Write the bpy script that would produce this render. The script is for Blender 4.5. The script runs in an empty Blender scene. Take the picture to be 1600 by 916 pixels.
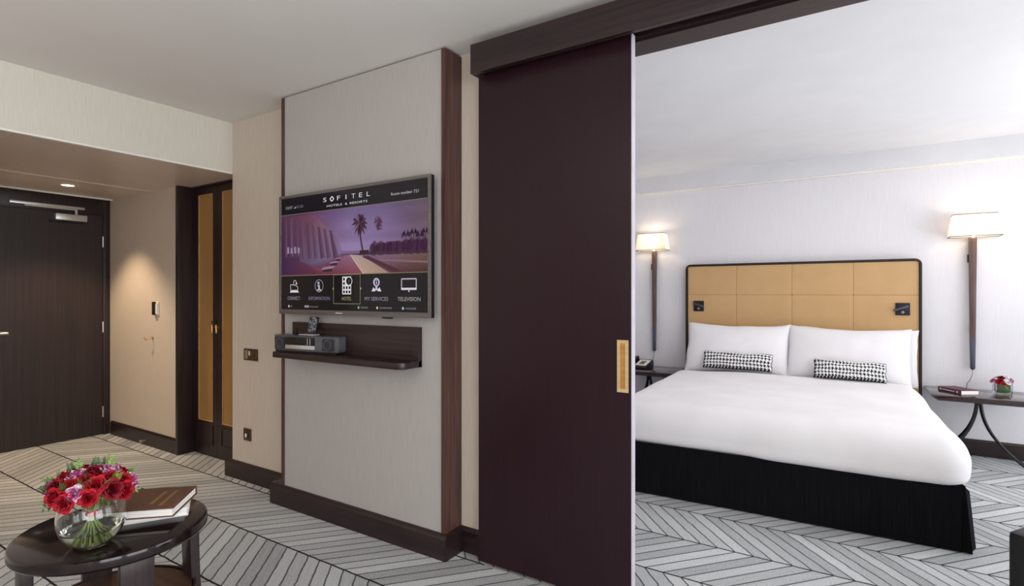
import bpy, bmesh, math, random
from mathutils import Vector, Matrix, noise

PI = math.pi
random.seed(7)
scn = bpy.context.scene
COL = scn.collection
cos, sin, rad = math.cos, math.sin, math.radians

# ------------------------------------------------------------------ helpers
def lin(h):
    h = h.lstrip('#')
    out = []
    for i in (0, 2, 4):
        c = int(h[i:i+2], 16) / 255.0
        out.append(c/12.92 if c <= 0.04045 else ((c+0.055)/1.055)**2.4)
    return tuple(out) + (1.0,)

def world_matrix(o):
    m = Matrix.LocRotScale(o.location, o.rotation_euler, o.scale)
    return world_matrix(o.parent) @ m if o.parent else m

class B:
    """collects shapes, then links them as ONE mesh object"""
    def __init__(self):
        self.v, self.f, self.m, self.c = [], [], [], []
    def add(self, vs, fs, mi=0, col=None):
        k = len(self.v)
        self.v += [tuple(p) for p in vs]
        for f in fs:
            self.f.append([i+k for i in f]); self.m.append(mi); self.c.append(col)
        return self
    def box(self, x0, x1, y0, y1, z0, z1, mi=0):
        vs = [(x0,y0,z0),(x1,y0,z0),(x1,y1,z0),(x0,y1,z0),(x0,y0,z1),(x1,y0,z1),(x1,y1,z1),(x0,y1,z1)]
        return self.add(vs, [(3,2,1,0),(4,5,6,7),(0,1,5,4),(1,2,6,5),(2,3,7,6),(3,0,4,7)], mi)
    def prism(self, pts, lo, hi, axis='z', mi=0):
        """pts are 2D; axis z: (x,y), axis y: (x,z), axis x: (y,z)"""
        def P(p, h):
            return (p[0],p[1],h) if axis == 'z' else ((p[0],h,p[1]) if axis == 'y' else (h,p[0],p[1]))
        n = len(pts)
        vs = [P(p, lo) for p in pts] + [P(p, hi) for p in pts]
        fs = [tuple(range(n))[::-1], tuple(range(n, 2*n))]
        fs += [(i, (i+1) % n, n+(i+1) % n, n+i) for i in range(n)]
        return self.add(vs, fs, mi)
    def ring(self, outer, inner, lo, hi, axis='y', mi=0, closed=True):
        def P(p, h):
            return (p[0],p[1],h) if axis == 'z' else ((p[0],h,p[1]) if axis == 'y' else (h,p[0],p[1]))
        n = len(outer)
        vs = [P(p,lo) for p in outer]+[P(p,lo) for p in inner]+[P(p,hi) for p in outer]+[P(p,hi) for p in inner]
        fs = []
        for i in range(n if closed else n-1):
            j = (i+1) % n
            fs += [(i,j,n+j,n+i),(2*n+i,3*n+i,3*n+j,2*n+j),(i,2*n+i,2*n+j,j),(n+i,n+j,3*n+j,3*n+i)]
        if not closed:
            fs += [(0,n,3*n,2*n),(n-1,3*n-1,4*n-1,2*n-1)]
        return self.add(vs, fs, mi)
    def tube(self, path, r, seg=10, mi=0, cap=True, sx=1.0):
        path = [Vector(p) for p in path]
        rs = r if isinstance(r, (list, tuple)) else [r]*len(path)
        vs, fs = [], []
        ref = Vector((0,0,1))
        for i, p in enumerate(path):
            t = (path[min(i+1,len(path)-1)] - path[max(i-1,0)]).normalized()
            a = t.cross(ref)
            if a.length < 1e-3: a = t.cross(Vector((0,1,0)))
            a.normalize(); b = t.cross(a).normalized()
            for k in range(seg):
                th = 2*PI*k/seg
                vs.append(p + a*(cos(th)*rs[i]*sx) + b*(sin(th)*rs[i]))
        n = len(path)
        for i in range(n-1):
            for k in range(seg):
                fs.append((i*seg+k, i*seg+(k+1)%seg, (i+1)*seg+(k+1)%seg, (i+1)*seg+k))
        if cap:
            fs += [tuple(range(seg))[::-1], tuple(range((n-1)*seg, n*seg))]
        return self.add(vs, fs, mi)
    def lathe(self, prof, c=(0,0,0), seg=40, mi=0):
        vs, fs = [], []
        for (r, z) in prof:
            for k in range(seg):
                th = 2*PI*k/seg
                vs.append((c[0]+r*cos(th), c[1]+r*sin(th), c[2]+z))
        for i in range(len(prof)-1):
            for k in range(seg):
                fs.append((i*seg+k, i*seg+(k+1)%seg, (i+1)*seg+(k+1)%seg, (i+1)*seg+k))
        return self.add(vs, fs, mi)
    def grid(self, fn, nu, nv, mi=0, wrap=False):
        vs = [fn(i/nu, j/nv) for j in range(nv+1) for i in range(nu+1)]
        w = nu+1
        fs = [(j*w+i, j*w+i+1, (j+1)*w+i+1, (j+1)*w+i) for j in range(nv) for i in range(nu)]
        return self.add(vs, fs, mi if not callable(mi) else 0)
    def xform(self, M):
        self.v = [tuple(M @ Vector(p)) for p in self.v]
        return self
    def build(self, name, mats, parent=None, local=False, smooth=None, bevel=0, segs=2, merge=False, recalc=True):
        if not isinstance(mats, (list, tuple)): mats = [mats]
        vs = self.v
        if parent is not None and not local:
            iv = world_matrix(parent).inverted()
            vs = [tuple(iv @ Vector(p)) for p in vs]
        me = bpy.data.meshes.new(name)
        me.from_pydata(vs, [], self.f)
        for m in mats: me.materials.append(m)
        me.polygons.foreach_set('material_index', self.m)
        if any(c is not None for c in self.c):
            at = me.color_attributes.new('paint', 'FLOAT_COLOR', 'CORNER')
            for p in me.polygons:
                c = self.c[p.index]
                if c is None: c = (0,0,0,1)
                per = isinstance(c[0], (tuple, list))
                for n_, li in enumerate(p.loop_indices):
                    at.data[li].color = c[n_] if per else c
        if bevel or recalc or merge:
            bm = bmesh.new(); bm.from_mesh(me)
            if merge: bmesh.ops.remove_doubles(bm, verts=bm.verts, dist=1e-5)
            if recalc: bmesh.ops.recalc_face_normals(bm, faces=bm.faces)
            if bevel:
                es = [e for e in bm.edges if len(e.link_faces) == 2 and e.calc_face_angle(0) > rad(25)]
                bmesh.ops.bevel(bm, geom=es, offset=bevel, segments=segs, profile=0.5, affect='EDGES', clamp_overlap=True)
            bm.to_mesh(me); bm.free()
        if smooth is None: smooth = 40 if bevel else 0
        if smooth:
            me.polygons.foreach_set('use_smooth', [True]*len(me.polygons))
            me.set_sharp_from_angle(angle=rad(smooth))
        o = bpy.data.objects.new(name, me)
        COL.objects.link(o)
        if parent is not None: o.parent = parent
        return o

def tag(o, label=None, cat=None, group=None, kind=None):
    if label: o['label'] = label
    if cat: o['category'] = cat
    if group: o['group'] = group
    if kind: o['kind'] = kind
    return o

def thing(name, label, cat, loc=(0,0,0), rotz=0, group=None, kind=None):
    o = bpy.data.objects.new(name, None)
    COL.objects.link(o)
    o.empty_display_size = 0.05
    o.location = loc; o.rotation_euler = (0,0,rotz)
    return tag(o, label, cat, group, kind)

def copy_tree(o, parent=None):
    kids = list(o.children)
    c = o.copy(); COL.objects.link(c)
    c.parent = parent
    for k in kids: copy_tree(k, c)
    return c

def rounded_box(b, x0, x1, y0, y1, z0, z1, r, n=(20,20,8), rz=None, mi=0, fn=None):
    """box with softly rounded edges; r = rounding, rz = (bottom, top) vertical rounding"""
    cx, cy, cz = (x0+x1)/2, (y0+y1)/2, (z0+z1)/2
    rb, rt = rz if rz else (r, r)
    def nice(k, lo, hi, ra, rc):
        # denser samples near both ends
        return [lo + (hi-lo)*(0.5-0.5*cos(PI*i/k)) for i in range(k+1)]
    xs, ys, zs = nice(n[0],x0,x1,r,r), nice(n[1],y0,y1,r,r), nice(n[2],z0,z1,r,r)
    idx = {}; vs = []; fs = []
    def vid(i,j,k):
        key = (i,j,k)
        if key in idx: return idx[key]
        x,y,z = xs[i],ys[j],zs[k]
        qx = min(max(x,x0+r),x1-r); qy = min(max(y,y0+r),y1-r)
        qz = min(max(z,z0+rb),z1-rt)
        rr = rt if z > qz else rb
        d = Vector(((x-qx)/r,(y-qy)/r,(z-qz)/rr if rr else 0))
        if d.length > 1e-6:
            # cube-to-sphere so the corner stays evenly sampled
            mx = max(abs(d.x),abs(d.y),abs(d.z)); d = d.normalized()*mx
        p = (qx+d.x*r, qy+d.y*r, qz+d.z*rr)
        if fn: p = fn(p)
        idx[key] = len(vs); vs.append(p); return idx[key]
    N = n
    for i in range(N[0]):
        for j in range(N[1]):
            fs.append((vid(i,j,0),vid(i,j+1,0),vid(i+1,j+1,0),vid(i+1,j,0)))
            fs.append((vid(i,j,N[2]),vid(i+1,j,N[2]),vid(i+1,j+1,N[2]),vid(i,j+1,N[2])))
    for i in range(N[0]):
        for k in range(N[2]):
            fs.append((vid(i,0,k),vid(i+1,0,k),vid(i+1,0,k+1),vid(i,0,k+1)))
            fs.append((vid(i,N[1],k),vid(i,N[1],k+1),vid(i+1,N[1],k+1),vid(i+1,N[1],k)))
    for j in range(N[1]):
        for k in range(N[2]):
            fs.append((vid(0,j,k),vid(0,j,k+1),vid(0,j+1,k+1),vid(0,j+1,k)))
            fs.append((vid(N[0],j,k),vid(N[0],j+1,k),vid(N[0],j+1,k+1),vid(N[0],j,k+1)))
    b.add(vs, fs, mi)
    return b

# ------------------------------------------------------------------ materials
def node_mat(name):
    m = bpy.data.materials.new(name); m.use_nodes = True
    nt = m.node_tree
    return m, nt, nt.nodes['Principled BSDF']

def set_in(n, **kw):
    for k, v in kw.items():
        n.inputs[k.replace('_', ' ')].default_value = v

def mat(name, c1, c2=None, rough=0.5, metal=0.0, scale=(8,8,8), detail=3, bump=0, bump_scale=None, spec=0.5, coat=0, extra=None, lo=0.35, hi=0.65, sheen=0):
    m, nt, bs = node_mat(name)
    N, L = nt.nodes, nt.links
    set_in(bs, Roughness=rough, Metallic=metal)
    bs.inputs['Specular IOR Level'].default_value = spec
    bs.inputs['Coat Weight'].default_value = coat
    bs.inputs['Coat Roughness'].default_value = 0.08
    bs.inputs['Sheen Weight'].default_value = sheen
    c1 = lin(c1) if isinstance(c1, str) else c1
    c2 = (lin(c2) if isinstance(c2, str) else c2) or c1
    tc = N.new('ShaderNodeTexCoord'); mp = N.new('ShaderNodeMapping')
    mp.inputs['Scale'].default_value = scale
    L.new(tc.outputs['Object'], mp.inputs['Vector'])
    nz = N.new('ShaderNodeTexNoise'); nz.inputs['Scale'].default_value = 1.0; nz.inputs['Detail'].default_value = detail
    L.new(mp.outputs['Vector'], nz.inputs['Vector'])
    cr = N.new('ShaderNodeValToRGB')
    cr.color_ramp.elements[0].position = lo; cr.color_ramp.elements[1].position = hi
    cr.color_ramp.elements[0].color = c1; cr.color_ramp.elements[1].color = c2
    L.new(nz.outputs['Fac'], cr.inputs['Fac'])
    L.new(cr.outputs['Color'], bs.inputs['Base Color'])
    if bump:
        bp = N.new('ShaderNodeBump'); bp.inputs['Strength'].default_value = bump; bp.inputs['Distance'].default_value = 0.002
        src = nz
        if bump_scale:
            src = N.new('ShaderNodeTexNoise'); src.inputs['Scale'].default_value = bump_scale; src.inputs['Detail'].default_value = 2
            L.new(tc.outputs['Object'], src.inputs['Vector'])
        L.new(src.outputs['Fac'], bp.inputs['Height']); L.new(bp.outputs['Normal'], bs.inputs['Normal'])
    if extra:
        for k, v in extra.items(): bs.inputs[k].default_value = v
    return m

def emit_mat(name, col, strength):
    m, nt, bs = node_mat(name)
    bs.inputs['Base Color'].default_value = col
    bs.inputs['Emission Color'].default_value = col
    bs.inputs['Emission Strength'].default_value = strength
    return m

M = {}
WOOD1, WOOD2 = '#1e1315', '#302021'
M['wood_v'] = mat('dark_wood_vertical', WOOD1, WOOD2, rough=0.36, scale=(90,90,2.2), detail=4, bump=0.08)
M['wood_x'] = mat('dark_wood_along', WOOD1, WOOD2, rough=0.36, scale=(2.2,90,90), detail=4, bump=0.08)
M['wood_y'] = mat('dark_wood_across', WOOD1, WOOD2, rough=0.36, scale=(90,2.2,90), detail=4, bump=0.08)
M['wood_lit'] = mat('dark_wood_lit', '#3c2422', '#5c3c36', rough=0.4, scale=(90,90,2.2), detail=4, bump=0.08)  # lighter copy of the dark wood, side light painted into the colour
M['door_wood'] = mat('sliding_door_wood', '#24121a', '#2a161d', rough=0.3, scale=(160,160,2.5), detail=4, bump=0.03, spec=0.3)
M['entry_wood'] = mat('entry_door_wood', '#241a1a', '#302322', rough=0.42, scale=(60,60,1.6), detail=4, bump=0.05)
M['table_wood'] = mat('polished_table_wood', '#150d0e', '#211516', rough=0.12, scale=(4,50,4), detail=4, coat=0.0, spec=.45)
M['night_wood'] = mat('polished_nightstand_wood', '#2a1b1c', '#3c2929', rough=0.14, scale=(4,60,60), detail=4, coat=0.5)
M['brown_disc'] = mat('brown_shelf_wood', '#4a3023', '#5e3f2d', rough=0.3, scale=(4,50,4), detail=4)
M['paper'] = mat('woven_wallpaper', '#cbbeb1', '#d4c9bd', rough=0.85, scale=(420,420,9), detail=2, bump=0.06)
M['paper_panel'] = mat('woven_panel_fabric', '#aeaaa8', '#b7b3b1', rough=0.9, scale=(420,420,8), detail=2, bump=0.06)
M['paper_soffit'] = mat('woven_soffit_paper', '#d2cdc1', '#dad6ca', rough=0.9, scale=(420,420,9), detail=2, bump=0.06)
M['paper_bed'] = mat('pale_bedroom_wallpaper', '#dfdde2', '#e4e2e7', rough=0.88, scale=(380,380,8), detail=2, bump=0.04)
M['ceil'] = mat('matt_ceiling_paint', '#dedbd6', '#e0ddd9', rough=0.95, scale=(3,3,3))
M['ceil_bed'] = mat('matt_bedroom_ceiling_paint', '#e2e2e4', '#e6e6e8', rough=0.95, scale=(3,3,3))
M['cornice'] = mat('matt_cornice_paint', '#dadadd', '#dfdfe2', rough=0.95, scale=(3,3,3))
M['white'] = mat('white_paint', '#e9e6df', '#efece6', rough=0.6, scale=(5,5,5))
M['hall_ceil'] = mat('satin_hall_ceiling', '#dccbbc', '#e2d2c4', rough=0.32, scale=(2,2,2), spec=0.5)
M['trim_pale'] = mat('pale_metal_strip', '#cdbfb0', '#d8cbbd', rough=0.4, scale=(5,5,5))
M['sheet'] = mat('white_cotton', '#e6e4e7', '#edebee', rough=0.85, scale=(3,3,3), bump=0.05, bump_scale=600, sheen=0.1)
M['black_cloth'] = mat('black_bed_skirt_cloth', '#08080b', '#121217', rough=0.95, scale=(160,160,4), bump=0.1, spec=0.15)
M['black_leather'] = mat('black_leather', '#0a0a0c', '#131316', rough=0.5, scale=(30,30,30), bump=0.1, spec=0.4)
M['leather'] = mat('tan_leather', '#c29c6c', '#c6a070', rough=0.5, scale=(6,6,6), bump=0.08, bump_scale=350)
M['border'] = mat('dark_headboard_border', '#160c0b', '#20130f', rough=0.4, scale=(60,60,3))
M['mattress'] = mat('white_mattress_ticking', '#dcdce0', '#e6e6ea', rough=0.9, scale=(5,5,5))
M['steel'] = mat('brushed_steel', '#b9b4ad', '#cac6c0', rough=0.28, metal=1, scale=(3,80,80))
M['alu'] = mat('satin_aluminium', '#c9c6c2', '#d6d3cf', rough=0.35, metal=0.6, scale=(3,60,60))
M['bezel'] = mat('television_bezel_metal', '#67625f', '#726d6a', rough=0.35, metal=0.25, scale=(3,60,60))
M['brass'] = mat('satin_brass', '#c79a5e', '#d9b078', rough=0.3, metal=0.85, scale=(3,3,60))
M['brass_pale'] = mat('pale_brass_rim', '#e3c48e', '#eed5a6', rough=0.35, metal=0.6, scale=(3,3,60))
M['bronze'] = mat('dark_bronze_plate', '#4a3a2e', '#6a5544', rough=0.35, metal=0.7, scale=(20,20,20))
M['ivory'] = mat('ivory_plastic', '#e4dccb', '#ece5d6', rough=0.4)
M['black_plastic'] = mat('black_plastic', '#0c0c0e', '#151518', rough=0.35, scale=(10,10,10))
M['grey_plastic'] = mat('graphite_plastic', '#4c4d53', '#5a5b61', rough=0.4, scale=(10,10,10))
M['silver_plastic'] = mat('silver_plastic', '#b7b0b0', '#c9c2c2', rough=0.3, metal=0.3, scale=(10,10,10))
M['grille'] = mat('speaker_grille_cloth', '#26272b', '#34353a', rough=0.8, scale=(400,400,400), detail=0)
M['amber'] = mat('amber_frosted_glass', '#8c683a', '#987242', rough=0.4, scale=(3,3,1), extra={'Emission Color': lin('#a9824a'), 'Emission Strength': 0.08})  # slight emission makes the pane glow with no lamp behind it
M['rim_brown'] = mat('brown_glass_bead', '#b98a56', '#c79a66', rough=0.5)
M['shade_trim'] = mat('grey_shade_binding', '#5c5f63', '#6c6f73', rough=0.7)
M['gunmetal'] = mat('gunmetal_ferrule', '#4b4d5a', '#5c5e6c', rough=0.3, metal=0.5, scale=(40,40,3))
M['lamp_wood'] = mat('walnut_lamp_stem', '#513c39', '#65504c', rough=0.35, scale=(60,60,3))
M['black_metal'] = mat('black_lacquered_metal', '#131217', '#1e1d24', rough=0.22, metal=0.3, scale=(10,10,10))
M['book_brown'] = mat('brown_book_cloth', '#5a3a2a', '#6b4834', rough=0.6, scale=(80,80,80))
M['book_red'] = mat('burgundy_book_cloth', '#4a1c2c', '#5e2a3b', rough=0.5, scale=(60,60,60))
M['pages'] = mat('book_pages', '#e9e5de', '#f6f3ee', rough=0.8, scale=(3,3,500), detail=0)
M['gold_ink'] = mat('gold_foil', '#8a6638', '#987344', rough=0.5)
M['ink_white'] = emit_mat('pale_ink', lin('#cfc8cc'), 0.0)
M['rose_red'] = mat('red_petal', '#8a0418', '#b20c26', rough=0.55, scale=(60,60,60), spec=.3)
M['rose_dark'] = mat('crimson_petal', '#5e0212', '#86071c', rough=0.55, scale=(60,60,60), spec=.3)
M['rose_pink'] = mat('pink_white_petal', '#b23a86', '#efd3e0', rough=0.6, scale=(70,70,70), lo=0.42, hi=0.6)
M['rose_white'] = mat('white_petal', '#efe6e2', '#f8f2ee', rough=0.6, scale=(45,45,45))
M['leaf'] = mat('green_leaf', '#4d7a2c', '#86ad52', rough=0.5, scale=(50,50,50))
M['leaf_dark'] = mat('dark_green_leaf', '#234a1e', '#3f6d30', rough=0.5, scale=(30,30,30))
M['stem'] = mat('pale_green_stem', '#7c9040', '#a5b562', rough=0.5, scale=(60,60,20))
M['ribbon'] = mat('red_satin_ribbon', '#a80f20', '#c41a2c', rough=0.3)
M['cord'] = mat('pale_lamp_cord', '#8f8f96', '#a0a0a8', rough=0.5)
M['hound_white'] = mat('white_wool_check', '#f0eff1', '#f6f5f7', rough=0.9)
M['hound_black'] = mat('black_wool_check', '#0c0c0f', '#141417', rough=0.9)
M['steel_black'] = mat('black_reading_light_metal', '#131317', '#22222a', rough=0.35, metal=0.3)
M['lens'] = emit_mat('downlight_lens', (1.0, 0.86, 0.62, 1), 9.0)
M['lens_off'] = mat('clear_lens_plastic', '#7d7f86', '#8d8f96', rough=0.2)
M['glow_bulb'] = emit_mat('warm_bulb', (1.0, 0.85, 0.62, 1), 6.0)

def glass_mat(name, color=(1,1,1,1), ior=1.45):
    m, nt, bs = node_mat(name)
    bs.inputs['Base Color'].default_value = color
    bs.inputs['Roughness'].default_value = 0.0
    bs.inputs['IOR'].default_value = ior
    bs.inputs['Transmission Weight'].default_value = 1.0
    # faint procedural unevenness of blown glass
    N, L = nt.nodes, nt.links
    nz = N.new('ShaderNodeTexNoise'); nz.inputs['Scale'].default_value = 9
    tc = N.new('ShaderNodeTexCoord'); L.new(tc.outputs['Object'], nz.inputs['Vector'])
    bp = N.new('ShaderNodeBump'); bp.inputs['Strength'].default_value = 0.02
    L.new(nz.outputs['Fac'], bp.inputs['Height']); L.new(bp.outputs['Normal'], bs.inputs['Normal'])
    return m
M['glass'] = glass_mat('clear_glass', (0.97,0.98,0.97,1))
M['water'] = glass_mat('water', (0.93,0.96,0.88,1), 1.33)

def shade_mat():
    m, nt, bs = node_mat('cream_lamp_shade_fabric')
    N, L = nt.nodes, nt.links
    out = [n for n in N if n.type == 'OUTPUT_MATERIAL'][0]
    tc = N.new('ShaderNodeTexCoord')
    nz = N.new('ShaderNodeTexNoise'); nz.inputs['Scale'].default_value = 300
    L.new(tc.outputs['Object'], nz.inputs['Vector'])
    cr = N.new('ShaderNodeValToRGB')
    cr.color_ramp.elements[0].color = lin('#f1e7d8'); cr.color_ramp.elements[1].color = lin('#f8f0e4')
    L.new(nz.outputs['Fac'], cr.inputs['Fac'])
    tr = N.new('ShaderNodeBsdfTranslucent'); mx = N.new('ShaderNodeMixShader'); mx.inputs[0].default_value = 0.45
    L.new(cr.outputs['Color'], bs.inputs['Base Color']); bs.inputs['Roughness'].default_value = 0.9
    L.new(cr.outputs['Color'], tr.inputs['Color'])
    L.new(bs.outputs[0], mx.inputs[1]); L.new(tr.outputs[0], mx.inputs[2]); L.new(mx.outputs[0], out.inputs[0])
    return m
M['shade'] = shade_mat()

def carpet_mat():
    """chevron carpet: bands 0.391 m deep along X, slanted strips 0.085 m wide"""
    m, nt, bs = node_mat('chevron_carpet')
    N, L = nt.nodes, nt.links
    def math_(op, a, b=None, c=None):
        n = N.new('ShaderNodeMath'); n.operation = op
        for i, x in enumerate((a, b, c)):
            if x is None: continue
            if isinstance(x, (int, float)): n.inputs[i].default_value = x
            else: L.new(x, n.inputs[i])
        return n.outputs[0]
    tc = N.new('ShaderNodeTexCoord'); sp = N.new('ShaderNodeSeparateXYZ')
    L.new(tc.outputs['Object'], sp.inputs[0])
    wob = N.new('ShaderNodeTexNoise'); wob.inputs['Scale'].default_value = 14; wob.inputs['Detail'].default_value = 1
    L.new(tc.outputs['Object'], wob.inputs['Vector'])
    w = math_('MULTIPLY', math_('SUBTRACT', wob.outputs['Fac'], 0.5), 0.008)
    x, y = math_('ADD', sp.outputs[0], w), math_('ADD', sp.outputs[1], w)
    P = 0.391
    q = math_('DIVIDE', math_('SUBTRACT', y, 1.336), P)
    row = math_('FLOOR', q); fr = math_('SUBTRACT', q, row)
    par = math_('FLOORED_MODULO', row, 2.0)
    sgn = math_('SUBTRACT', 1.0, math_('MULTIPLY', par, 2.0))   # even rows: +Y goes -X
    s = math_('ADD', x, math_('MULTIPLY', math_('MULTIPLY', sgn, fr), P*0.86))
    s = math_('ADD', s, math_('MULTIPLY', par, 0.336))
    sq = math_('DIVIDE', s, 0.085)
    pi_ = math_('FLOOR', sq); sf = math_('SUBTRACT', sq, pi_)
    # distance to lines in metres
    dr = math_('MULTIPLY', math_('MINIMUM', fr, math_('SUBTRACT', 1.0, fr)), P)
    ds = math_('MULTIPLY', math_('MINIMUM', sf, math_('SUBTRACT', 1.0, sf)), 0.085*0.76)
    lr = math_('LESS_THAN', dr, 0.0050)
    ls = math_('LESS_THAN', ds, 0.0040)
    wn = N.new('ShaderNodeTexWhiteNoise'); wn.noise_dimensions = '2D'
    cb = N.new('ShaderNodeCombineXYZ'); L.new(pi_, cb.inputs[0]); L.new(row, cb.inputs[1]); L.new(cb.outputs[0], wn.inputs['Vector'])
    # streaks that run along each strip
    al = N.new('ShaderNodeCombineXYZ')
    L.new(math_('MULTIPLY', sq, 9.0), al.inputs[0]); L.new(math_('MULTIPLY', y, 7.0), al.inputs[1]); L.new(row, al.inputs[2])
    st = N.new('ShaderNodeTexNoise'); st.inputs['Scale'].default_value = 1.0; st.inputs['Detail'].default_value = 4
    L.new(al.outputs[0], st.inputs['Vector'])
    fine = N.new('ShaderNodeTexNoise'); fine.inputs['Scale'].default_value = 130; fine.inputs['Detail'].default_value = 3
    L.new(tc.outputs['Object'], fine.inputs['Vector'])
    v = math_('ADD', math_('MULTIPLY', wn.outputs['Value'], 0.42), math_('MULTIPLY', st.outputs['Fac'], 0.44))
    v = math_('ADD', v, math_('MULTIPLY', math_('SUBTRACT', fine.outputs['Fac'], 0.5), 0.9))
    cr = N.new('ShaderNodeValToRGB')
    cr.color_ramp.elements[0].position = 0.05; cr.color_ramp.elements[0].color = lin('#939597')
    cr.color_ramp.elements[1].position = 0.85; cr.color_ramp.elements[1].color = lin('#d8dadc')
    L.new(v, cr.inputs['Fac'])
    mx = N.new('ShaderNodeMix'); mx.data_type = 'RGBA'
    L.new(math_('MAXIMUM', lr, math_('MULTIPLY', ls, 0.80)), mx.inputs['Factor'])
    L.new(cr.outputs['Color'], mx.inputs[6]); mx.inputs[7].default_value = lin('#2e2c2e')
    L.new(mx.outputs[2], bs.inputs['Base Color'])
    set_in(bs, Roughness=0.95); bs.inputs['Specular IOR Level'].default_value = 0.1
    bp = N.new('ShaderNodeBump'); bp.inputs['Strength'].default_value = 0.25; bp.inputs['Distance'].default_value = 0.004
    L.new(fine.outputs['Fac'], bp.inputs['Height']); L.new(bp.outputs['Normal'], bs.inputs['Normal'])
    return m
M['carpet'] = carpet_mat()

def screen_mat():
    m, nt, bs = node_mat('lit_television_picture')
    N, L = nt.nodes, nt.links
    a = N.new('ShaderNodeVertexColor'); a.layer_name = 'paint'
    bs.inputs['Base Color'].default_value = (0.005,0.005,0.007,1)
    bs.inputs['Roughness'].default_value = 0.12
    bs.inputs['Specular IOR Level'].default_value = 0.3
    L.new(a.outputs['Color'], bs.inputs['Emission Color'])
    bs.inputs['Emission Strength'].default_value = 0.72
    return m
M['screen'] = screen_mat()

# ------------------------------------------------------------------ key planes (metres, camera at the origin)
WY = 2.185      # face of the partition towards the living room
WB = 2.31       # its back
BY = 5.67       # headboard wall
HY = 2.25       # hall wall
EX = -5.87      # entry wall
SX = -3.74      # soffit / corner of the hall
ZC, ZB, ZH = 2.51, 2.53, 2.17

def struct(name, b, m, label, **kw):
    o = b.build(name, m, **kw)
    return tag(o, label, kind='structure')

# ------------------------------------------------------------------ room shell
struct('floor', B().box(-6.0, 2.75, -3.35, 5.8, -0.06, 0.0), M['carpet'], 'grey chevron carpet laid through hall, living room and bedroom')
struct('ceiling', B().box(SX-0.1, 2.75, -3.35, WB, ZC, ZC+0.12), M['ceil'], 'plain matt ceiling of the living room')
struct('ceiling', B().box(-2.8, 2.75, WB, 5.8, ZB, ZB+0.1), M['ceil_bed'], 'white bedroom ceiling')
hc = struct('ceiling', B().box(EX-0.1, SX-0.02, 0.7, 2.6, ZH, ZH+0.05), M['hall_ceil'], 'lowered satin beige ceiling over the entrance hall')
for (x0, x1, y0, y1) in ((-5.078,-5.060,0.75,HY), (SX-0.052,SX-0.042,0.75,HY), (EX+0.005,EX+0.02,0.75,HY), (-4.06,-4.055,0.75,1.03), (-4.06,SX-0.05,1.025,1.03)):
    B().box(x0, x1, y0, y1, ZH-0.004, ZH+0.002).build('ceiling_joint', M['trim_pale'], hc)
struct('wall_soffit', B().box(SX-0.02, SX, 0.73, HY-0.001, ZH-0.012, ZC), M['paper_soffit'], 'cream papered bulkhead above the hall opening')
struct('trim_1', B().box(SX-0.025, SX+0.003, 0.73, WY-0.002, ZH-0.02, ZH-0.010), M['white'], 'thin white edge strip under the papered bulkhead')
struct('trim_2', B().box(EX+0.05, EX+0.075, 0.80, HY+0.0, ZH-0.001+0.0, ZH+0.02).box(EX+0.05, EX+0.075, 0.80, HY-0.005, ZH-0.012, ZH), M['white'], 'white strip across the hall ceiling above the entry door')
# partition between living room and bedroom
OL, OR, OT = -0.93, 1.75, 2.347
wp = B()
wp.box(SX, OL, WY, WB, 0, ZB)
wp.box(OL, OR, WY, WB, OT+.014, ZB)
wp.box(OR, 2.6, WY, WB, 0, ZB)
wp.box(SX, SX+0.10, WB, 2.56, 0, ZB)
struct('wall_partition', wp, M['paper'], 'beige papered partition wall between living room and bedroom')
struct('wall_hall', B().box(EX, -4.632, HY, 2.5, 0, ZC), M['paper'], 'beige papered right wall of the entrance hall')
struct('wall_niche', B().box(EX, SX, 2.5, 2.56, 0, ZC), M['paper'], 'wall behind the folding doors')
struct('wall_entry', B().box(EX-0.12, EX, 0.7, 1.19, 0, ZC).box(EX-0.12, EX-0.06, 1.19, 2.5, 0, ZC), M['paper'], 'end wall of the hall around the entry door')
struct('wall_hall_left', B().box(EX, SX-0.12, 0.63, 0.75, 0, ZC), M['paper'], 'left wall of the entrance hall')
struct('wall_left', B().box(SX-0.12, SX, -3.2, 0.75, 0, ZC), M['paper'], 'left wall of the living room')
struct('wall_back', B().box(SX-0.12, 2.7, -3.32, -3.2, 0, ZC), M['paper'], 'back wall of the living room')
struct('wall_headboard', B().box(-2.8, 2.7, BY, BY+0.12, 0, ZB), M['paper_bed'], 'pale papered wall behind the bed')
struct('wall_bedroom_left', B().box(-2.8, -2.68, WB, BY, 0, ZB), M['paper_bed'], 'left wall of the bedroom')
struct('trim_3', B().box(-2.68, 2.6, 5.612, BY, 2.368, ZB), M['cornice'], 'white boxed cornice above the headboard wall')
struct('trim_lit_underside', B().box(-2.68, 2.6, 5.634, BY, 2.352, 2.368), M['white'], 'white strip standing in for the lamplit underside of the boxed cornice')  # added strip, its white paints the lamplight on the cornice underside
# facade with the windows
wins = [(-2.7,-0.4), (0.0,1.9), (2.75,5.3)]
wf = B(); y = -3.3
for (a, c) in wins:
    wf.box(2.6, 2.72, y, a, 0, ZB); wf.box(2.6, 2.72, a, c, 0, 0.12); wf.box(2.6, 2.72, a, c, 2.35, ZB); y = c
wf.box(2.6, 2.72, y, 5.79, 0, ZB)
struct('wall_window', wf, M['paper_bed'], 'outside wall with tall windows')
for i, (a, c) in enumerate(wins):
    fb = B()
    for (p, q) in ((a, a+0.05), ((a+c)/2-0.025, (a+c)/2+0.025), (c-0.05, c)): fb.box(2.64, 2.69, p, q, 0.12, 2.35)
    fb.box(2.64, 2.69, a, c, 0.12, 0.17); fb.box(2.64, 2.69, a, c, 2.30, 2.35)
    struct('window_%d' % (i+1), fb, M['white'], 'white window frame in the outside wall')

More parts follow.
